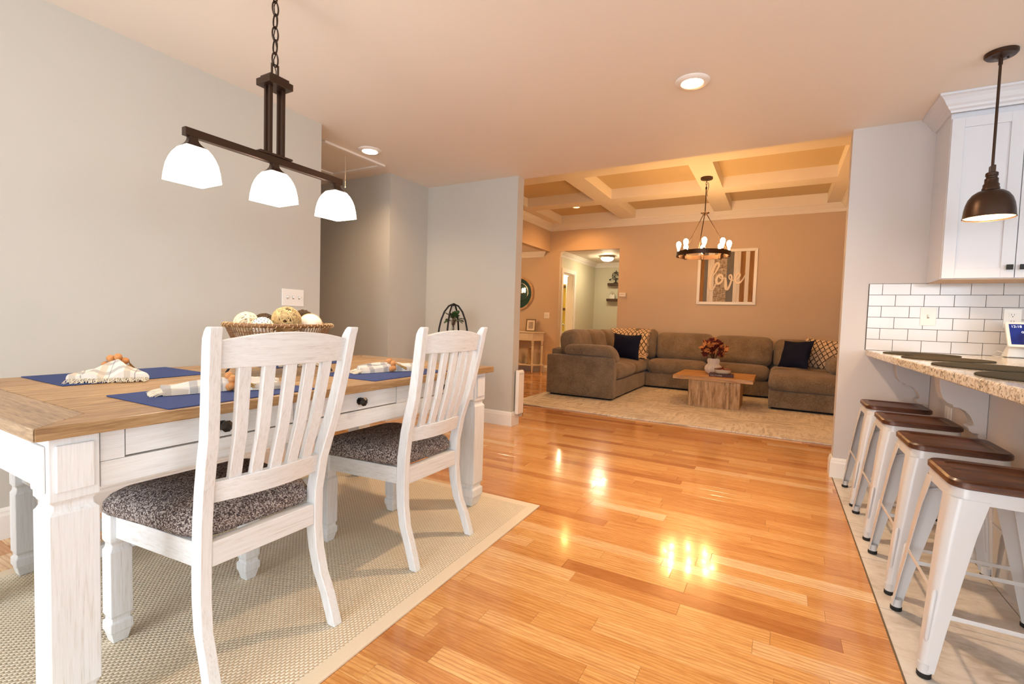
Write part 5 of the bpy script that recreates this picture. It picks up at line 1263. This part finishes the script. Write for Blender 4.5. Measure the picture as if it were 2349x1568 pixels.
# ------------------------------------------------------------------ framed wall art
ax0, ax1, az0, az1 = -1.265, -0.347, 1.413, 2.345; ay = YB
ar = root('framed_wall_art', 'white framed striped wood plank art reading love above the sofa', 'wall art', ((ax0+ax1)/2, YB, az0))
f = 0.05
for q in ([(ax0, az0), (ax1, az0), (ax1-f, az0+f), (ax0+f, az0+f)], [(ax1, az0), (ax1, az1), (ax1-f, az1-f), (ax1-f, az0+f)], [(ax1, az1), (ax0, az1), (ax0+f, az1-f), (ax1-f, az1-f)], [(ax0, az1), (ax0, az0), (ax0+f, az0+f), (ax0+f, az1-f)]):
    MB().prism(q, 'y', ay-0.035, ay-0.0005).build('frame_rail', 'trim', ar, bevel=0.006)
seq = [('brown_board', .055), ('grey_board', .055), ('white_board', .032), ('white_board', .022), ('white_board', .038), ('barn_board', .095), ('barn_board', .095), ('grey_board', .100), ('white_board', .05), ('white_board', .045), ('brown_board', .07), ('white_board', .028), ('white_board', .028), ('brown_board', .066)]
tot = sum(w_ for _, w_ in seq); x = ax0+f; k_ = (ax1-ax0-2*f)/tot
for i, (m, w_) in enumerate(seq):
    MB().box(x+0.0004, x+w_*k_-0.0004, ay-0.016-0.002*(i % 3), ay-0.001, az0+f, az1-f).build('board', m, ar); x += w_*k_
def lv(u, v): return (ax0+(0.2+(u-0.245)*0.871)*(ax1-ax0), ay-0.028, az0+v*(az1-az0))
LO = [[(0.245, .46), (0.30, .50), (0.36, .56), (0.42, .66), (0.44, .72), (0.42, .755), (0.38, .74), (0.33, .66), (0.29, .54), (0.275, .42), (0.28, .33), (0.305, .275), (0.345, .29), (0.385, .36), (0.41, .42)],
      [(0.50, .53), (0.455, .54), (0.41, .49), (0.40, .43), (0.42, .385), (0.465, .385), (0.51, .43), (0.52, .49), (0.495, .535), (0.46, .515), (0.475, .475), (0.53, .47), (0.575, .49)],
      [(0.575, .49), (0.58, .41), (0.585, .34), (0.60, .285), (0.63, .285), (0.66, .34), (0.685, .42), (0.695, .49), (0.675, .535), (0.645, .52), (0.65, .47), (0.70, .44), (0.75, .44)],
      [(0.75, .44), (0.80, .46), (0.84, .50), (0.845, .54), (0.815, .555), (0.78, .52), (0.765, .46), (0.775, .41), (0.81, .385), (0.86, .40), (0.91, .46), (0.945, .53)]]
WD = [[.005, .006, .008, .011, .013, .014, .015, .019, .023, .025, .024, .021, .013, .009, .007], [.009, .012, .015, .016, .015, .013, .012, .012, .012, .009, .007, .007, .008],
      [.010, .016, .019, .019, .015, .012, .011, .011, .010, .008, .007, .007, .008], [.007, .009, .010, .011, .013, .014, .015, .015, .014, .011, .008, .005]]
M['letter'] = plain('cream_cutout_letter', '#ecdcc6', 0.5)
def smooth(pts, ws, n=5):
    P, Wv = [], []
    for i in range(len(pts)-1):
        p0, p1, p2, p3 = pts[max(0, i-1)], pts[i], pts[i+1], pts[min(len(pts)-1, i+2)]
        for k in range(n):
            t = k/n
            P.append(tuple(0.5*((2*p1[c])+(-p0[c]+p2[c])*t+(2*p0[c]-5*p1[c]+4*p2[c]-p3[c])*t*t+(-p0[c]+3*p1[c]-3*p2[c]+p3[c])*t**3) for c in (0, 1))); Wv.append(ws[i]*(1-t)+ws[i+1]*t)
    return P+[pts[-1]], Wv+[ws[-1]]
for pts, ws in zip(LO, WD):
    P, Wv = smooth(pts, ws); MB().tube([lv(*p) for p in P], [w_*1.35 for w_ in Wv], 10, flat=(1, 0.35, 1)).build('letter', 'letter', ar, 60)

# ------------------------------------------------------------------ thermostat
th_ = root('thermostat', 'small white thermostat on the wall beside the hallway opening', 'thermostat', (-2.567, YB, 1.58))
MB().box(-2.63, -2.505, YB-0.026, YB-0.0005, 1.543, 1.617).build('body', 'plastic', th_, bevel=0.008, seg=3)
for k in range(4): MB().box(-2.605+k*0.02, -2.597+k*0.02, YB-0.0268, YB-0.0262, 1.58, 1.59).build('button', 'dark', th_)

# ------------------------------------------------------------------ console table, mirror, frame, candlesticks
cn = root('console_table', 'cream half-hexagon console table with turned legs against the foyer wall', 'console table', (-4.6, 8.6, 0))
ck = [(-5.08, YB-0.022), (-4.13, YB-0.022), (-4.24, YB-0.32), (-4.97, YB-0.32)]
def ins(k): return [(p[0]+(-k if p[0] > -4.6 else k), p[1]+(k if p[1] < 8.6 else 0)) for p in ck]
MB().prism(ck, 'z', 0.795, 0.82).build('top', 'cream_paint', cn, bevel=0.005)
MB().prism(ins(0.03), 'z', 0.655, 0.795).build('apron', 'cream_paint', cn); MB().prism(ins(0.015), 'z', 0.640, 0.655).build('apron_moulding', 'cream_paint', cn, bevel=0.003)
dw = MB().box(-4.90, -4.36, YB-0.302, YB-0.292, 0.668, 0.785).build('drawer', 'cream_paint', cn, bevel=0.003)
MB().sphere((-4.63, YB-0.312, 0.727), 0.013, 10, 8).build('knob', 'black', dw, 60)
MB().prism(ins(0.01), 'z', 0.135, 0.155).build('shelf', 'cream_paint', cn, bevel=0.004)
prof = [(0.010, 0.0), (0.018, 0.03), (0.013, 0.06), (0.022, 0.09), (0.022, 0.18), (0.014, 0.2), (0.016, 0.3), (0.020, 0.42), (0.024, 0.53), (0.014, 0.545), (0.025, 0.56), (0.015, 0.575), (0.025, 0.59), (0.025, 0.655)]
for x, y in ((-4.18, YB-0.052), (-5.03, YB-0.052), (-4.27, YB-0.285), (-4.94, YB-0.285)):
    MB().lathe(prof, (x, y, 0), 14).build('leg', 'cream_paint', cn, 50)
mr = root('round_mirror', 'round mirror with a rope-wrapped wooden frame above the console', 'mirror', (-4.78, YB, 1.6))
mc = Vector((-4.78, YB, 1.6))
def circ(r_, y): return [(mc.x+r_*math.cos(2*PI*k/64), mc.y-y, mc.z+r_*math.sin(2*PI*k/64)) for k in range(64)]
MB().loft([circ(0.308, 0.001), circ(0.308, 0.012)]).build('mirror_glass', 'mirror', mr)
MB().tube(circ(0.334, 0.022), 0.022, 10, closed=True).build('frame', 'rope', mr, 60)
rp = MB()
for k in range(76):
    a = 2*PI*k/76; c0 = mc+Vector((0.334*math.cos(a), -0.022, 0.334*math.sin(a))); rd = Vector((math.cos(a), 0, math.sin(a))); tg = Vector((-math.sin(a), 0, math.cos(a)))
    rp.tube([c0+rd*0.023*math.cos(w_)+Vector((0, -0.023*math.sin(w_), 0))+tg*0.004*math.cos(w_) for w_ in (0.2, 0.9, 1.57, 2.2, 2.9)], 0.006, 5)
rp.build('rope_wrap', plain('pale_rope', '#dcc3a0', 0.8), mr)
pf = root('photo_frame', 'taupe photo frame leaning on the console table', 'photo frame', (-4.37, 8.62, 0.82))
fm = frame_mat((-4.39, 8.585, 0.821), (0.93, 0.33, 0), (-0.08, 0.26, 0.96)) @ Matrix.Diagonal((1.2, 1.08, 1, 1))
for a_, b_, c_, d_ in ((-0.085, -0.065, 0, 0.24), (0.065, 0.085, 0, 0.24), (-0.065, 0.065, 0, 0.02), (-0.065, 0.065, 0.22, 0.24)): MB().box(a_, b_, c_, d_, 0, 0.015).xf(fm).build('frame_rail', 'frame_g', pf)
MB().box(-0.065, 0.065, 0.02, 0.22, 0.004, 0.008).xf(fm).build('mount', plain('cream_photo_mount', '#e6ddcf', 0.7), pf); MB().box(-0.04, 0.04, 0.055, 0.185, 0.008, 0.0095).xf(fm).build('photo_print', 'photo', pf)
MB().box(-0.02, 0.02, 0.0, 0.2, -0.006, 0.0).xf(fm).build('backing', 'dark', pf)
def cstick(x, h, label):
    c = root('candle_holder', label, 'candle holder', (x, 8.58, 0.1555), 'carved wooden candle holders')
    P = [(0.052, 0.0), (0.052, 0.012), (0.034, 0.03), (0.030, 0.05), (0.036, h*0.4), (0.026, h*0.5), (0.036, h*0.6), (0.028, h-0.05), (0.045, h-0.02), (0.048, h)]
    MB().lathe([(r_, z_+0.1555) for r_, z_ in P], (x, 8.58, 0), 16, 8, 0.06).build('turned_body', 'oldwood', c, 50)
cstick(-4.40, 0.33, 'taller carved wooden candle holder on the console shelf'); cstick(-4.72, 0.28, 'shorter carved wooden candle holder on the console shelf')

# ------------------------------------------------------------------ orb chandelier of the foyer (seen in the mirror)
fo = root('orb_chandelier', 'black orb chandelier reflected in the round mirror', 'chandelier', (-5.95, 6.5, CE))
oc = Vector((-5.95, 6.5, 1.78))
for a in (0, PI/3, 2*PI/3):
    MB().tube([oc+Vector((0.24*math.cos(a)*math.cos(t_), 0.24*math.sin(a)*math.cos(t_), 0.24*math.sin(t_))) for t_ in [2*PI*k/32 for k in range(32)]], 0.008, 6, closed=True).build('hoop', 'black', fo, 60)
MB().tube([oc+Vector((0, 0, 0.24)), (oc.x, oc.y, CE-0.02)], 0.006, 6).tube([oc+Vector((0, 0, -0.24)), oc+Vector((0, 0, 0.24))], 0.014, 8).tube([oc+Vector((-0.13, 0, -0.02)), oc+Vector((0.13, 0, -0.02))], 0.01, 6).tube([oc+Vector((0, -0.13, -0.02)), oc+Vector((0, 0.13, -0.02))], 0.01, 6).build('stem', 'black', fo, 60)
MB().lathe([(0.06, -0.0003), (0.06, -0.02), (0.01, -0.03)], (oc.x, oc.y, CE), 24).build('canopy', 'black', fo, 40)
for dx, dy in ((0.13, 0), (-0.13, 0), (0, 0.13), (0, -0.13)):
    MB().lathe([(0.008, -0.01), (0.01, 0.05), (0.012, 0.06), (0.014, 0.08), (0.004, 0.105)], (oc.x+dx, oc.y+dy, oc.z), 10).build('candle_bulb', emis('lit_foyer_bulb', '#ffcd90', 420.0*LAMP), fo, 60)

# ------------------------------------------------------------------ hallway and bathroom
hl = root('flush_ceiling_light', 'round flush ceiling light in the hallway beyond the sofa', 'ceiling light', (-3.2, 9.68, 2.442))
MB().lathe([(0.155, -0.0003), (0.16, -0.02), (0.15, -0.04), (0.132, -0.045), (0.132, -0.03)], (-3.2, 9.68, 2.442), 36).build('pan', 'chrome', hl, 40)
MB().lathe([(0.130, -0.04), (0.120, -0.07), (0.09, -0.095), (0.045, -0.108), (0.004, -0.11)], (-3.2, 9.68, 2.442), 32).build('glass_bowl', emis('lit_frosted_bowl', '#ffecc4', 46.0*LAMP), hl, 50)
def shelf(z, x0, label):
    s = MB().box(x0, x0+0.62, 10.70, 10.8395, z-0.055, z).build('floating_shelf', 'brownwood', None, bevel=0.003)
    return tag(s, label, 'shelf', 'floating hallway shelves')
shelf(1.965, -3.51, 'upper dark wood floating shelf in the hallway'); shelf(1.605, -3.525, 'lower dark wood floating shelf in the hallway')
am = root('armillary_sphere', 'black armillary sphere ornament on the upper hallway shelf', 'ornament', (-3.33, 10.77, 1.965))
ac_ = Vector((-3.335, 10.77, 2.135))
MB().lathe([(0.055, 1.9655), (0.05, 1.98), (0.02, 1.99), (0.012, 2.02), (0.018, 2.03), (0.008, 2.045)], (ac_.x, ac_.y, 0), 18).build('pedestal', 'black', am, 50)
for k, (ax_, ang) in enumerate((((0, 1, 0), 0), ((1, 0, 0), 0), ((0.4, 0.6, 0.7), 0))):
    ax_ = Vector(ax_).normalized(); u = ax_.orthogonal().normalized(); v = ax_.cross(u)
    MB().tube([ac_+(u*math.cos(2*PI*j/28)+v*math.sin(2*PI*j/28))*0.088 for j in range(28)], 0.0075, 6, closed=True).build('hoop', 'black', am, 60)
MB().tube([ac_+Vector((-0.14, 0, -0.09)), ac_+Vector((0.12, 0, 0.09))], 0.005, 6).tube([ac_+Vector((-0.15, 0, -0.095)), ac_+Vector((-0.10, 0, -0.062))], [0.022, 0.002], 6).build('arrow', 'black', am, 60)
MB().tube([ac_+Vector((0, 0, 0.085)), ac_+Vector((0, 0, 0.135))], [0.014, 0.002], 8).build('finial', 'black', am, 60)
hp = root('house_plaque', 'small white house-shaped plaque on the lower hallway shelf', 'ornament', (-3.40, 10.77, 1.605))
MB().prism([(-3.465, 1.6055), (-3.345, 1.6055), (-3.345, 1.70), (-3.405, 1.735), (-3.465, 1.70)], 'y', 10.755, 10.785).build('board', 'white_board', hp, bevel=0.002)
MB().tube([(-3.465, 10.77, 1.71), (-3.405, 10.77, 1.775), (-3.345, 10.77, 1.71)], 0.003, 6).build('hanger', 'black', hp); MB().sphere((-3.395, 10.748, 1.72), 0.022, 10, 6, (1, .4, .8)).build('rosette', 'oldwood', hp, 60)
vn = root('bathroom_vanity', 'dark wood bathroom vanity with pale top seen through the doorway', 'vanity', (-4.9, 10.6, 0))
MB().box(-5.6, -4.25, 10.35, 10.8385, 0.0, 0.76).build('cabinet_body', 'brownwood', vn, bevel=0.003); MB().box(-5.62, -4.23, 10.33, 10.8385, 0.7605, 0.80).build('vanity_top', plain('pale_vanity_top', '#e8dfc8', 0.25), vn, bevel=0.004)
MB().tube([(-4.72, 10.70, 0.80), (-4.72, 10.70, 0.90), (-4.72, 10.62, 0.92), (-4.72, 10.56, 0.89)], 0.011, 8).tube([(-4.64, 10.70, 0.80), (-4.64, 10.70, 0.86)], 0.012, 8).tube([(-4.80, 10.70, 0.80), (-4.80, 10.70, 0.86)], 0.012, 8).build('faucet', 'chrome', vn, 60)
for z_, lb in ((1.895, 'upper dark wood ledge on the yellow bathroom wall'), (1.345, 'lower dark wood ledge on the yellow bathroom wall')):
    s = MB().box(-5.4, -4.2, 10.72, 10.8395, z_-0.028, z_+0.028).build('wall_ledge', 'brownwood', None, bevel=0.003); tag(s, lb, 'shelf', 'bathroom wall ledges')
bl = root('bathroom_light', 'bright white glass light panel above the bathroom ledge', 'wall light', (-4.7, 10.8, 2.1))
MB().box(-5.3, -4.25, 10.8, 10.8395, 1.96, 2.36).build('mounting', 'trim', bl, bevel=0.003); MB().box(-5.27, -4.28, 10.775, 10.80, 1.985, 2.335).build('glass_panel', emis('lit_bath_glass', '#fff0c0', 22.0*LAMP), bl, bevel=0.01)
